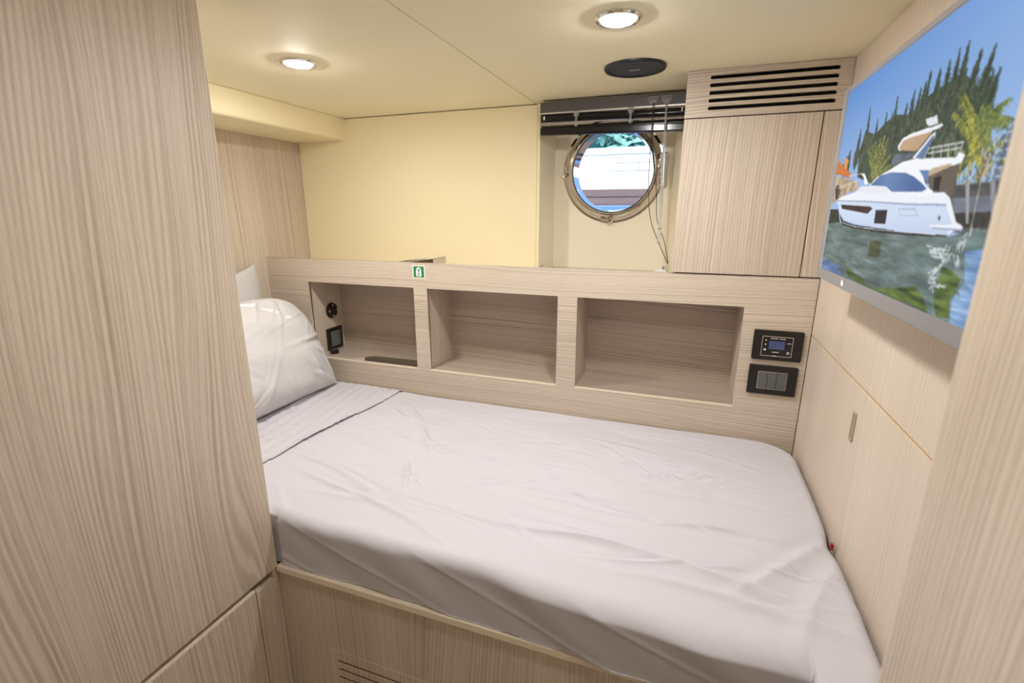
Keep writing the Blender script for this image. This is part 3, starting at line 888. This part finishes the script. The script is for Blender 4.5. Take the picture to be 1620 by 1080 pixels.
# pillows
def pillow(name, label, cen, U, V, a, b, thick, seed, wr=0.006, pinch=(0.10, 0.10), droop=0.0):
    U = Vector(U).normalized(); V = Vector(V).normalized(); Nn = U.cross(V).normalized()
    n = 110
    g = np.linspace(-1, 1, n)
    A, C = np.meshgrid(g, g, indexing='ij')
    # cubic easing packs more rows near the seam
    A = np.sin(A*math.pi/2); C = np.sin(C*math.pi/2)
    px = a*A*(1-pinch[0]*(1-C**2)*A**2)*(1-droop*0.6*np.clip(C, 0, 1)**2*np.abs(A))
    pz = b*C*(1-pinch[1]*(1-A**2)*C**2)-droop*b*np.clip(C, 0, 1)**2*A**4
    prof = np.clip((1-np.abs(A)**2.6)*(1-np.abs(C)**2.6), 0, 1)**0.55
    rr = np.random.default_rng(seed)
    obj_verts, faces = [], []
    pts = []
    for side in (1, -1):
        w_ = np.zeros_like(A)
        for k in range(40):
            th0 = rr.uniform(0, 2*math.pi)
            ex, ez = np.clip(1.25*math.cos(th0), -1, 1), np.clip(1.25*math.sin(th0), -1, 1)
            dirr = math.atan2(-ez+rr.normal(0, .35), -ex+rr.normal(0, .35))
            u = (A-ex)*math.cos(dirr)+(C-ez)*math.sin(dirr)
            v = -(A-ex)*math.sin(dirr)+(C-ez)*math.cos(dirr)
            L = rr.uniform(0.25, 0.8); wd = rr.uniform(0.016, 0.05)
            w_ += rr.uniform(0.3, 1.0)*np.exp(-(u/L)**2)*(np.exp(-(v/wd)**2)-0.5*np.exp(-((v-2*wd)/(1.5*wd))**2))
        w_ += 0.5*np.sin(A*5+C*4+seed)*np.cos(C*6-A*2)
        y = side*(thick*prof+wr*w_*np.clip(prof*1.8, 0, 1))
        pts.append((px, y, pz))
    co, fs = [], []
    for si, (x, y, z) in enumerate(pts):
        base_i = len(co)
        for i in range(n):
            for j in range(n):
                q = Vector(cen)+U*float(x[i, j])+V*float(z[i, j])+Nn*float(y[i, j])
                co.append(q)
        idx = np.arange(n*n).reshape(n, n)+base_i
        for i in range(n-1):
            for j in range(n-1):
                f = (int(idx[i, j]), int(idx[i+1, j]), int(idx[i+1, j+1]), int(idx[i, j+1]))
                fs.append(f if si == 0 else f[::-1])
    t = B()
    tb = bmesh.new()
    bv = [tb.verts.new(q) for q in co]
    for f in fs:
        tb.faces.new([bv[i] for i in f])
    bmesh.ops.remove_doubles(tb, verts=tb.verts[:], dist=2e-4)
    bmesh.ops.recalc_face_normals(tb, faces=tb.faces[:])
    t.merge(tb)
    o = t.build(name, M['pillow'], smooth=True)
    tag(o, label, 'pillow', 'white pillows')
    # welt around the seam
    loop = [(i, 0) for i in range(n)]+[(n-1, j) for j in range(n)]+[(i, n-1) for i in range(n-1, -1, -1)]+[(0, j) for j in range(n-1, -1, -1)]
    pp = [Vector(cen)+U*float(px[i, j]*1.004)+V*float(pz[i, j]*1.004) for i, j in loop]
    q2 = [pp[0]]
    for q in pp[1:]:
        if (q-q2[-1]).length > 0.002:
            q2.append(q)
    s = B().tube(q2, 0.0016, 6).build('seam', M['pillow'], o, smooth=True)
    return o
pillow('pillow', 'white pillow leaning in front of the other pillow at the bed head', (-1.318, 1.158, -0.458), (0, 1, 0), (-0.17, 0, 0.34), 0.275, 0.189, 0.080, 3, 0.010, (-0.03, 0.02), 0.22)
pillow('pillow', 'white pillow standing behind, only its pointed corner showing against the left wall', (-1.500, 1.135, -0.408), (0, 1, -0.02), (-0.10, 0.0, 0.44), 0.285, 0.230, 0.035, 8, 0.005, (0.08, 0.24))

# ================================================================== wardrobe at the left
wd = thing('wardrobe', (XW-0.3, -0.2, ZF), 'tall ash wardrobe with wide flush door at the left, beside the bed', 'wardrobe')
B().box(XL+0.002, XW-0.024, -1.295, 0.711, ZF+0.001, ZC-0.0015).build('carcass', M['wood_v2'], wd)
t = B().box(XW-0.0235, XW, -1.29, 0.7135, -0.787, ZC-0.002, 0.0025, 3)
t.build('upper_door', M['wood_door'], wd)
B().box(XW-0.0235, XW-0.001, -1.29, 0.648, ZF+0.03, -0.8035, 0.002, 2).build('lower_door', M['wood_v'], wd)
B().box(XW-0.0235, XW-0.001, 0.6505, 0.700, ZF+0.03, -0.8075, 0.002, 2).build('filler_strip', M['wood_v2'], wd)
B().box(XW-0.0235, XW-0.005, 0.7005, 0.7145, ZF+0.002, -0.7885).build('corner_strip', M['wood_v2'], wd)
B().box(XW-0.0235, XW-0.003, -1.29, 0.648, -0.8034, -0.8022).build('lower_door_edge', M['wood_edge'], wd)

# ================================================================== television on the right wall
tv = thing('television', (XR, 0.88, -0.13), 'silver framed flat television showing a white yacht, on the right wall', 'television')
TX, TY0, TY1, TZ0, TZ1 = 0.257, 0.556, 1.200, -0.1300, 0.2295
SY0, SY1, SZ0, SZ1 = 0.575, 1.180, -0.1110, 0.2220
B().plate(rrect(TY0, TY1, TZ0, TZ1, 0.006), [rect(SY0, SY1, SZ0, SZ1)], lambda a, b, c: (TX+c, a, b), 0.012).build('bezel', M['tvframe'], tv)
B().box(TX+0.0125, TX+0.036, TY0+0.012, TY1-0.004, TZ0+0.004, TZ1-0.012, 0.006, 3).build('back_shell', M['tvback'], tv)
B().box(TX+0.0365, XR-0.0008, 0.72, 1.02, -0.03, 0.13, 0.003).build('wall_bracket', M['tvback'], tv)
# small pale mark on the lower bezel
lg = B()
lz, ly = -0.1195, 1.004
lg.prism([(ly-0.007, lz-0.005), (ly-0.002, lz-0.0055), (ly+0.006, lz-0.0035), (ly+0.0065, lz+0.001), (ly+0.003, lz+0.005), (ly-0.001, lz+0.0045), (ly-0.003, lz+0.001), (ly-0.007, lz-0.001)], lambda a, b, c: (TX-c, a, b), 0.0006)
lg.build('bezel_mark', M['white'], tv)
PIC = {
 'tips': [[(397,273),(391,494)],[(505,180),(553,506)],[(669,264),(699,517)],[(798,255),(806,525)],[(911,207),(935,505)],[(881,262),(905,533)],[(1051,264),(1052,486)],[(1113,224),(1119,465)],[(1179,224),(1186,486)],[(1253,181),(1256,454)],[(1223,209),(1227,464)],[(1343,185),(1346,440)],[(1415,178),(1428,427)],[(1481,158),(1487,436)],[(1544,151),(1544,443)],[(1533,193),(1528,464)],[(1648,203),(1622,455)],[(1738,214),(1695,465)],[(1759,294),(1706,487)],[(1721,251),(1672,462)],[(1633,239),(1588,483)],[(1798,299),(1751,493)],[(1732,341),(1698,517)],[(249,371),(236,521)],[(199,404),(183,518)],[(1478,254),(1453,478)],[(1338,246),(1319,449)]],
 'mass': [(480,536),(435,409),(486,294),(674,337),(779,305),(923,284),(1115,316),(1189,290),(1319,266),(1455,260),(1548,249),(1670,318),(1758,375),(1805,500),(1711,593),(1582,629),(738,585)],
 'palmL': [[(796,577),(649,377)],[(796,577),(700,370)],[(796,577),(765,371)],[(796,577),(821,362)],[(796,577),(879,379)],[(796,577),(954,464)],[(796,577),(875,424)],[(796,577),(600,393)],[(796,577),(824,478)],[(796,577),(979,511)],[(796,577),(664,463)]],
 'palmR': [[(1775,547),(1558,329)],[(1775,547),(1599,331)],[(1775,547),(1541,382)],[(1775,547),(1660,378)],[(1775,547),(1638,440)],[(1775,547),(1728,524)],[(1775,547),(1799,572)],[(1775,547),(1744,428)],[(1775,547),(1814,506)],[(1783,462),(1892,403)],[(1783,462),(1855,409)],[(1783,462),(1934,464)],[(1783,462),(1915,477)],[(1783,462),(1786,396)],[(1783,462),(1739,393)],[(1783,462),(1718,423)],[(1783,462),(1817,418)],[(1783,462),(1819,517)],[(1783,462),(1859,544)],[(1783,462),(1873,449)]],
 'palmtrunk': [(1805,561),(1829,563),(1854,691),(1824,690)],
 'tower': [(1899,506),(1971,475),(2051,716),(1917,637)],
 'tower2': [(1812,539),(1869,532),(1890,613),(1827,632)],
 'roof': [(-59,391),(27,411),(118,443),(342,507),(319,536),(158,506),(-49,486)],
 'chim': [(135,415),(196,406),(254,432),(227,447),(241,480),(180,469)],
 'hwall': [(-58,492),(310,539),(515,567),(547,606),(339,620),(156,650),(4,685),(-42,556)],
 'arch': [(46,585),(73,558),(141,571),(164,608),(144,650),(82,648)],
 'dockdark': [(-33,710),(195,712),(310,819),(-4,834)],
 'dockR': [(1673,683),(2015,679),(2013,716),(1963,737),(1713,738)],
 'dockRd': [(1697,735),(2018,727),(1980,776),(1721,783)],
 'shade': [(1428,581),(1671,567),(1678,680),(1477,661)],
 'shadedoor': [(1489,602),(1551,599),(1554,653),(1505,651)],
 'piles': [[(1739,627),(1768,628),(1825,768),(1809,768)],[(1895,636),(1920,632),(1983,748),(1950,743)],[(1978,627),(1993,628),(2032,716),(2018,716)]],
 'rope': [(1839,621),(1847,803)],
 'super': [(728,594),(828,559),(1009,532),(1136,512),(1260,512),(1430,526),(1632,543),(1650,526),(1697,542),(1679,566),(1538,573),(1362,573),(1430,628),(1506,653),(1504,673),(756,624)],
 'undr': [(1425,580),(1450,566),(1614,560),(1594,573),(1439,594)],
 'hull': [(124,660),(225,637),(482,621),(576,602),(765,600),(1032,641),(1336,660),(1444,656),(1604,661),(1658,683),(1739,764),(1784,775),(1795,789),(1733,796),(1694,812),(1358,814),(791,802),(377,779),(241,739),(175,687)],
 'hullshade': [(144,665),(720,680),(1298,701),(1637,707),(1718,774),(1697,807),(1358,814),(791,802),(377,779),(241,739)],
 'deckline': [(123,658),(716,674),(1297,697),(1636,704)],
 'bottom': [(241,739),(347,780),(589,799),(1009,807),(1354,807),(1695,803),(1701,816),(1420,823),(1020,826),(545,816),(332,805)],
 'stripe': [(322,790),(594,807),(1012,813),(1357,812),(1697,808)],
 'wind': [(740,595),(867,554),(1018,549),(1196,564),(1299,588),(1400,622),(1444,642),(1402,651),(1067,639),(977,610)],
 'wind2': [(1332,563),(1426,570),(1447,624),(1412,606)],
 'seat': [(518,615),(582,591),(977,610),(1041,641),(692,632)],
 'arm': [(541,522),(606,526),(696,579),(678,588),(634,583),(606,548)],
 'hw1': [(239,684),(802,702),(841,713),(777,738),(271,709)],
 'hw2': [(894,719),(1057,721),(1064,784),(903,784)],
 'hwdot': [(1594,746),(1610,744),(1616,756),(1606,763)],
 'plate': [(1192,716),(1373,717),(1408,743),(1226,743)],
 'swim': [(1531,779),(1773,773),(1793,780),(1790,789),(1561,788)],
 'top': [(1037,436),(1081,409),(1172,401),(1289,403),(1461,405),(1471,414),(1427,420),(1284,421),(1155,427),(1076,462),(1046,452)],
 'canopy': [(1053,450),(1088,421),(1180,416),(1391,423),(1272,480),(1243,480),(1111,464)],
 'archL': [(1235,507),(1384,435),(1418,427),(1421,445),(1336,522)],
 'archglass': [(1266,510),(1394,441),(1419,442),(1350,523)],
 'visor': [(988,493),(1029,469),(1248,489),(1225,503),(1135,509),(1004,522)],
 'mast': [(1296,364),(1376,367),(1398,363),(1423,400),(1340,397),(1314,385)],
 'rails': [[(1383,484),(1665,495)],[(1386,503),(1648,512)],[(1425,492),(1435,524)],[(1498,492),(1510,536)],[(1555,494),(1566,534)],[(1609,493),(1622,532)],[(1661,496),(1655,526)],[(1352,526),(1383,484)]],
 'bowrail': [[(305,518),(554,523)],[(320,519),(361,609)],[(450,523),(509,622)],[(90,581),(494,553)],[(-31,558),(4,667)],[(114,565),(130,643)]],
 'waterline': [(-299,819),(258,790),(1020,826),(1701,816),(1812,795),(1903,779)],
 'refl': [(892,871),(1057,859),(1066,941),(906,948)],
 'wavewhite': [[(1566,861),(1734,859)],[(1562,876),(1759,871)],[(1600,883),(1743,879)],[(1734,859),(1717,906)],[(1750,871),(1697,926)],[(1719,910),(1632,947)],[(1704,921),(1628,962)],[(1653,945),(1629,987)],[(1650,984),(1722,998)],[(1653,988),(1785,985)],[(1773,861),(1815,910)],[(1853,789),(1807,837)],[(1806,816),(1803,867)]],
 'green': [[(1714,920),(1786,926),(1860,948),(1815,1025),(1843,1084),(1750,1097),(1702,1044),(1698,992)],[(472,1028),(642,1085),(991,1095),(1347,1102),(1437,1104),(1691,1109),(1614,1048),(1524,1016),(1321,1055),(1057,1073),(843,1061)]],
 'bluerefl': [(1842,856),(1984,838),(1993,972),(1967,1101),(1851,1100),(1832,1022),(1888,953)],
 'bluerefl2': [(9,1037),(423,1040),(505,1101),(2,1108)],
}
# the picture on the screen: painted in code on a fine grid of coloured points
UW, UH = 960, 530
img = np.zeros((UH, UW, 3), float)
prng = np.random.default_rng(4)
gy, gx = np.mgrid[0:UH, 0:UW]
def vnoise(sx, sy, seed=0, octaves=3):
    out = np.zeros((UH, UW)); amp = 1; tot = 0
    r_ = np.random.default_rng(seed)
    for k in range(octaves):
        nx_, ny_ = max(2, int(UW/sx*2**k)), max(2, int(UH/sy*2**k))
        g_ = r_.random((ny_+2, nx_+2))
        xx = gx/UW*nx_; yy = gy/UH*ny_
        xi, yi = xx.astype(int), yy.astype(int)
        fx, fy = xx-xi, yy-yi
        fx = fx*fx*(3-2*fx); fy = fy*fy*(3-2*fy)
        out += amp*((g_[yi, xi]*(1-fx)+g_[yi, xi+1]*fx)*(1-fy)+(g_[yi+1, xi]*(1-fx)+g_[yi+1, xi+1]*fx)*fy)
        tot += amp; amp *= 0.5
    return out/tot
def pmask(poly):
    P = np.array(poly, float)*np.array([UW/2000, UH/1100])
    mk = np.zeros((UH, UW), bool)
    x0, x1 = int(max(0, P[:, 0].min()-1)), int(min(UW, P[:, 0].max()+2))
    y0, y1 = int(max(0, P[:, 1].min()-1)), int(min(UH, P[:, 1].max()+2))
    if x1 <= x0 or y1 <= y0:
        return mk
    X, Y = gx[y0:y1, x0:x1]+.5, gy[y0:y1, x0:x1]+.5
    ins = np.zeros(X.shape, bool)
    n = len(P)
    for i in range(n):
        xa, ya = P[i]; xb, yb = P[(i+1) % n]
        if ya == yb:
            continue
        cnd = ((ya > Y) != (yb > Y)) & (X < (xb-xa)*(Y-ya)/(yb-ya)+xa)
        ins ^= cnd
    mk[y0:y1, x0:x1] = ins
    return mk
def fill(poly, col, col2=None, nz=None):
    mk = pmask(poly)
    if col2 is None:
        img[mk] = col
    else:
        t_ = nz[mk][:, None]
        img[mk] = np.array(col)*(1-t_)+np.array(col2)*t_
def stroke(a, b, w0, w1, col, jitter=0):
    ax, ay = a[0]*UW/2000, a[1]*UH/1100
    bx, by = b[0]*UW/2000, b[1]*UH/1100
    ws = max(w0, w1)+2
    x0, x1 = int(max(0, min(ax, bx)-ws)), int(min(UW, max(ax, bx)+ws))
    y0, y1 = int(max(0, min(ay, by)-ws)), int(min(UH, max(ay, by)+ws))
    if x1 <= x0 or y1 <= y0:
        return
    X, Y = gx[y0:y1, x0:x1], gy[y0:y1, x0:x1]
    dx, dy = bx-ax, by-ay
    L2 = dx*dx+dy*dy+1e-9
    t_ = np.clip(((X-ax)*dx+(Y-ay)*dy)/L2, 0, 1)
    d = np.hypot(X-ax-t_*dx, Y-ay-t_*dy)
    mk = d < (w0+(w1-w0)*t_)
    img[y0:y1, x0:x1][mk] = col
# sky
tv_ = (gy/UH)[..., None]; tu_ = (gx/UW)[..., None]
img[:] = np.array([92, 140, 205])*(1-tv_)+np.array([190, 212, 238])*tv_
img[:] = img*(1-0.35*tu_)+np.array([172, 196, 236])*0.35*tu_
# tall feathery trees
def lerp(a, b, t_): return (a[0]+(b[0]-a[0])*t_, a[1]+(b[1]-a[1])*t_)
TREEC = [(44, 58, 42), (58, 74, 52), (74, 88, 66), (92, 104, 84), (52, 62, 56)]
nzA = vnoise(16, 26, 3, 3)
fill(PIC['mass'], (40, 54, 40), (84, 98, 74), np.clip((nzA-0.3)*2.2, 0, 1))
for tip, base_ in PIC['tips']:
    Lx = 60
    for k in range(260):
        t_ = prng.random()**0.8
        c_ = lerp(tip, base_, t_)
        sgn = prng.choice([-1, 1])
        ln = (10+Lx*t_)*prng.uniform(0.5, 1.0)
        e_ = (c_[0]+sgn*ln*prng.uniform(.5, 1.1), c_[1]-ln*prng.uniform(0.3, 1.3))
        stroke(c_, e_, 2.4, 0.6, TREEC[prng.integers(5)])
    stroke(tip, lerp(tip, base_, 0.4), 0.8, 5.0, TREEC[0])
# buildings behind
fill(PIC['tower2'], (196, 186, 172), (150, 150, 155), vnoise(8, 6, 9, 1))
tw = pmask(PIC['tower'])
img[tw] = (92, 112, 150)
img[tw & ((gy % 12) < 3)] = (170, 186, 210)
img[tw & ((gx % 26) < 4)] = (60, 76, 110)
# house at the left
fill(PIC['hwall'], (206, 186, 158), (150, 128, 104), np.clip(vnoise(18, 12, 21)*1.6-.4, 0, 1))
fill(PIC['roof'], (222, 130, 60), (188, 98, 40), vnoise(10, 8, 5))
fill(PIC['chim'], (226, 168, 110), (200, 130, 70), vnoise(8, 8, 6))
fill(PIC['arch'], (48, 40, 38))
# palms
def palm(pts, cols, n=26, w=1.6):
    c0 = pts[0]
    for e_ in pts[1:]:
        midp = ((c0[0]+e_[0])/2, (c0[1]+e_[1])/2-30)
        pr = c0
        for k in range(1, 13):
            t_ = k/12
            q = ((1-t_)**2*c0[0]+2*t_*(1-t_)*midp[0]+t_*t_*e_[0], (1-t_)**2*c0[1]+2*t_*(1-t_)*midp[1]+t_*t_*e_[1])
            stroke(pr, q, w, w, cols[1])
            for s_ in (-1, 1):
                for h_ in range(4):
                    ll = prng.uniform(20, 58)*(1-0.5*t_)
                    stroke(q, (q[0]+s_*ll*prng.uniform(.3, 1), q[1]+ll*prng.uniform(0.2, 1.0)), 1.6, 0.5, cols[prng.integers(len(cols))])
            pr = q
YG = [(150, 152, 62), (112, 122, 50), (186, 178, 92), (86, 98, 44), (204, 190, 70)]
palm([PIC['palmL'][0][0]]+[q[1] for q in PIC['palmL']], [(128, 140, 60), (98, 110, 52), (168, 164, 96), (74, 88, 44)])
fill(PIC['palmtrunk'], (128, 110, 84))
palm([PIC['palmR'][0][0]]+[q[1] for q in PIC['palmR'][:9]], YG, w=2.4)
palm([PIC['palmR'][9][0]]+[q[1] for q in PIC['palmR'][9:]], [(84, 104, 56), (120, 132, 64), (150, 156, 84), (62, 80, 46)])
for k in range(420):   # hedge and undergrowth behind the dock
    x_ = prng.uniform(1550, 2000); y_ = prng.uniform(520, 700)
    stroke((x_, y_), (x_+prng.uniform(-14, 14), y_-prng.uniform(4, 26)), 1.6, .6, YG[prng.integers(5)] if k % 3 else (70, 76, 60))
# dock
fill(PIC['dockdark'], (26, 30, 22), (50, 60, 36), vnoise(20, 12, 31))
fill([(1640, 640), (2000, 640), (2000, 800), (1640, 800)], (58, 58, 56), (104, 104, 106), vnoise(30, 8, 33))
fill(PIC['dockR'], (128, 136, 148), (92, 98, 110), vnoise(40, 6, 34))
fill(PIC['dockRd'], (40, 42, 40), (72, 72, 66), vnoise(14, 20, 35))
fill(PIC['shade'], (112, 100, 86), (86, 76, 64), vnoise(40, 30, 36))
fill(PIC['shadedoor'], (30, 28, 28))
# water
WL = pmask(PIC['waterline']+[(1903, 1000), (2100, 779), (2100, 1200), (-300, 1200)])
WL |= pmask([(-300, 819), (258, 790), (1020, 826), (1701, 816), (1812, 795), (2100, 770), (2100, 1200), (-300, 1200)])
wn = vnoise(70, 9, 41, 4); wn2 = vnoise(120, 26, 42, 3)
wcol = np.array([64, 82, 76])*(1-wn[..., None])+np.array([138, 158, 160])*wn[..., None]
wcol = wcol*(0.72+0.5*wn2[..., None])
img[WL] = wcol[WL]
def wfill(poly, c1, c2, thr=0.42):
    mk = pmask(poly) & (wn2+0.5*(wn-0.5) > thr-0.1)
    t_ = np.clip((wn[mk][:, None]-0.25)*2, 0, 1)
    img[mk] = np.array(c1)*(1-t_)+np.array(c2)*t_
for q in PIC['green']:
    wfill(q, (40, 62, 30), (112, 132, 62))
wfill(PIC['bluerefl'], (96, 130, 176), (158, 190, 226), 0.3)
wfill(PIC['bluerefl2'], (70, 96, 140), (110, 138, 180), 0.2)
wfill(PIC['refl'], (48, 58, 36), (84, 92, 62), 0.1)
# yacht
fill(PIC['bottom'], (18, 20, 28))
fill(PIC['hull'], (234, 238, 246))
nzh = np.clip((gy/UH-0.66)/0.16, 0, 1)
fill(PIC['hullshade'], (204, 218, 240), (182, 198, 226), nzh)
for a, b in zip(PIC['stripe'][:-1], PIC['stripe'][1:]):
    stroke(a, b, 1.0, 1.0, (206, 212, 224))
for a, b in zip(PIC['deckline'][:-1], PIC['deckline'][1:]):
    stroke(a, b, 1.6, 1.6, (140, 156, 184))
fill(PIC['super'], (240, 242, 247))
fill(PIC['undr'], (188, 168, 140))
fill(PIC['seat'], (226, 230, 240))
fill(PIC['arm'], (240, 242, 248))
fill(PIC['wind'], (104, 134, 184), (62, 92, 146), vnoise(160, 60, 51, 2))
fill(PIC['wind2'], (96, 128, 178))
fill(PIC['visor'], (64, 72, 88), (120, 132, 150), vnoise(30, 16, 52))
fill(PIC['top'], (238, 240, 246))
fill(PIC['canopy'], (206, 172, 138), (176, 146, 116), vnoise(60, 40, 53))
fill(PIC['archL'], (232, 236, 244))
fill(PIC['archglass'], (96, 118, 158))
fill(PIC['mast'], (222, 226, 232))
for a, b in PIC['rails']:
    stroke(a, b, 1.3, 1.3, (206, 206, 204))
for a, b in PIC['bowrail']:
    stroke(a, b, 1.1, 1.1, (214, 204, 190))
fill(PIC['hw1'], (28, 22, 24), (74, 44, 34), np.clip(vnoise(60, 30, 54)*1.6-.6, 0, 1))
fill(PIC['hw2'], (24, 26, 36))
fill(PIC['hwdot'], (22, 24, 32))
pl_ = PIC['plate']
for a, b in zip(pl_, pl_[1:]+pl_[:1]):
    stroke(a, b, 0.9, 0.9, (148, 162, 190))
fill(PIC['swim'], (238, 242, 250))
for a, b in zip(PIC['swim'][2:4], PIC['swim'][3:5]):
    stroke(a, b, 1.3, 1.3, (150, 160, 180))
# pilings, rope, broken white reflections
for q in PIC['piles']:
    fill(q, (176, 178, 184), (126, 126, 130), vnoise(6, 60, 61))
stroke(PIC['rope'][0], PIC['rope'][1], 1.2, 1.2, (190, 184, 160))
for a, b in PIC['wavewhite']:
    for k in range(7):
        t0 = prng.uniform(0, .8)
        o_ = (prng.normal(0, 14), prng.normal(0, 9))
        p0_, p1_ = lerp(a, b, t0), lerp(a, b, min(1, t0+prng.uniform(.15, .4)))
        stroke((p0_[0]+o_[0], p0_[1]+o_[1]), (p1_[0]+o_[0], p1_[1]+o_[1]+prng.normal(0, 5)), 1.6, 0.7, (206, 214, 216))
for k in range(260):
    x_ = prng.uniform(20, 1900); y_ = prng.uniform(850, 1090)
    ln = prng.uniform(20, 90)
    g_ = prng.uniform(.75, 1.25)
    xi, yi = int(min(UW-1, x_*UW/2000)), int(min(UH-1, y_*UH/1100))
    stroke((x_, y_), (x_+ln, y_+prng.normal(4, 8)), 1.0, .4, tuple(np.clip(img[yi, xi]*g_, 0, 255)))
# average 2 x 2 and lay it on the screen
im2 = img.reshape(UH//2, 2, UW//2, 2, 3).mean((1, 3))/255
im2 = np.where(im2 <= 0.04045, im2/12.92, ((im2+0.055)/1.055)**2.4)
hh, ww = im2.shape[:2]
ys = np.linspace(SY1-0.0004, SY0+0.0004, ww); zs = np.linspace(SZ1-0.0004, SZ0+0.0004, hh)
ZZ, YY = np.meshgrid(zs, ys, indexing='ij')
co = np.stack([np.full_like(YY, TX+0.003), YY, ZZ], -1).reshape(-1, 3)-np.array(WLOC['television'])
idx = np.arange(hh*ww).reshape(hh, ww)
fs = np.stack([idx[:-1, :-1], idx[1:, :-1], idx[1:, 1:], idx[:-1, 1:]], -1).reshape(-1, 4)
me = bpy.data.meshes.new('screen')
me.from_pydata(co.tolist(), [], fs.tolist())
ca = me.color_attributes.new('picture', 'FLOAT_COLOR', 'POINT')
ca.data.foreach_set('color', np.concatenate([im2.reshape(-1, 3), np.ones((hh*ww, 1))], 1).astype(np.float32).ravel())
mt = bpy.data.materials.new('screen_picture')
mt.use_nodes = True
nt = mt.node_tree
p = nt.nodes['Principled BSDF']
at = N(nt, 'ShaderNodeVertexColor')
at.layer_name = 'picture'
p.inputs['Base Color'].default_value = (0.01, 0.01, 0.012, 1)
p.inputs['Roughness'].default_value = 0.35
p.inputs['Specular IOR Level'].default_value = 0.04
nt.links.new(at.outputs['Color'], p.inputs['Emission Color'])
p.inputs['Emission Strength'].default_value = 1.0*2**(-EXPOSURE)
me.materials.append(mt)
so = bpy.data.objects.new('screen', me)
scene.collection.objects.link(so)
so.parent = tv
so['label'] = 'screen showing a white motor yacht moored by trees'

# ================================================================== outside the porthole
sw_ = thing('sea_wall', (-0.7, 4.2, -0.6), 'timber faced sea wall seen low through the porthole', 'sea wall')
t = B()
for k in range(6):
    z1 = 0.186-k*0.062
    t.box(-4.2, 2.2, 4.20+0.006*(k % 2), 4.30, z1-0.060, z1, 0.004)
t.build('timber_board', M['timber'], sw_)
B().box(-4.2, 2.2, 4.12, 4.22, -0.03, 0.058, 0.01).build('fender_beam', M['bluebeam'], sw_)
B().box(-4.2, 2.2, 4.31, 4.5, -0.6, 0.18).build('core', M['timber'], sw_)
gr_ = B().box(-6, 4, 4.52, 14, -0.66, -0.6).build('ground', M['whitewall'])
struct(gr_)
ww_ = thing('garden_wall', (-0.9, 5.2, -0.6), 'sunlit white wall above the sea wall seen through the porthole', 'wall')
B().box(-5.0, 2.6, 5.2, 5.4, -0.6, 0.625).build('masonry', M['whitewall'], ww_)
t = B()
t.box(-5.0, 2.6, 5.196, 5.2, 0.557, 0.561)
t.box(-0.78, 0.4, 5.196, 5.2, 0.480, 0.4825)
t.box(-0.86, 0.4, 5.196, 5.2, 0.402, 0.4045)
for x, z0, z1 in ((-0.55, 0.40, 0.48), (-0.30, 0.48, 0.56), (-0.30, 0.40, 0.44)):
    t.box(x-0.002, x+0.002, 5.196, 5.2, z0, z1)
t.build('coping_joint', M['mark'], ww_)
def tree(x, y, z, r, hgt, label, seed):
    tr = thing('tree', (x, y, -0.6), label, 'tree', 'trees beyond the white wall')
    B().cyl((x, y, -0.6), (x, y, z), 0.09, 0.05, 10).build('trunk', M['bark'], tr)
    rr = random.Random(seed)
    t = B()
    for i in range(800):
        while True:
            q = Vector((rr.uniform(-1, 1), rr.uniform(-1, 1), rr.uniform(-1, 1)))
            if q.length < 1:
                break
        c0 = Vector((x, y, z))+Vector((q.x*r, q.y*r, q.z*hgt))
        a = Vector((rr.gauss(0, 1), rr.gauss(0, 1), rr.gauss(0, 1))).normalized()
        b = a.orthogonal().normalized()
        s = rr.uniform(0.10, 0.20)
        t.pydata([c0-a*s, c0+b*s*.5, c0+a*s, c0-b*s*.5], [(0, 1, 2, 3)])
    t.build('crown', M['leaf'], tr)
tree(-2.1, 7.6, 1.15, 0.75, 0.6, 'leafy tree beyond the white wall, at the left of the porthole view', 1)
tree(-0.55, 9.6, 1.35, 0.75, 0.6, 'leafy tree beyond the white wall, in the middle of the porthole view', 2)
tree(-1.75, 11.2, 1.62, 0.9, 0.75, 'leafy tree standing farthest beyond the white wall, between the other two', 3)
water = B().box(-7, 5, YB+0.4, 4.3, -0.62, -0.6).build('water', M['water'])
water['kind'] = 'stuff'
tag(water, 'harbour water between the hull and the sea wall', 'water')
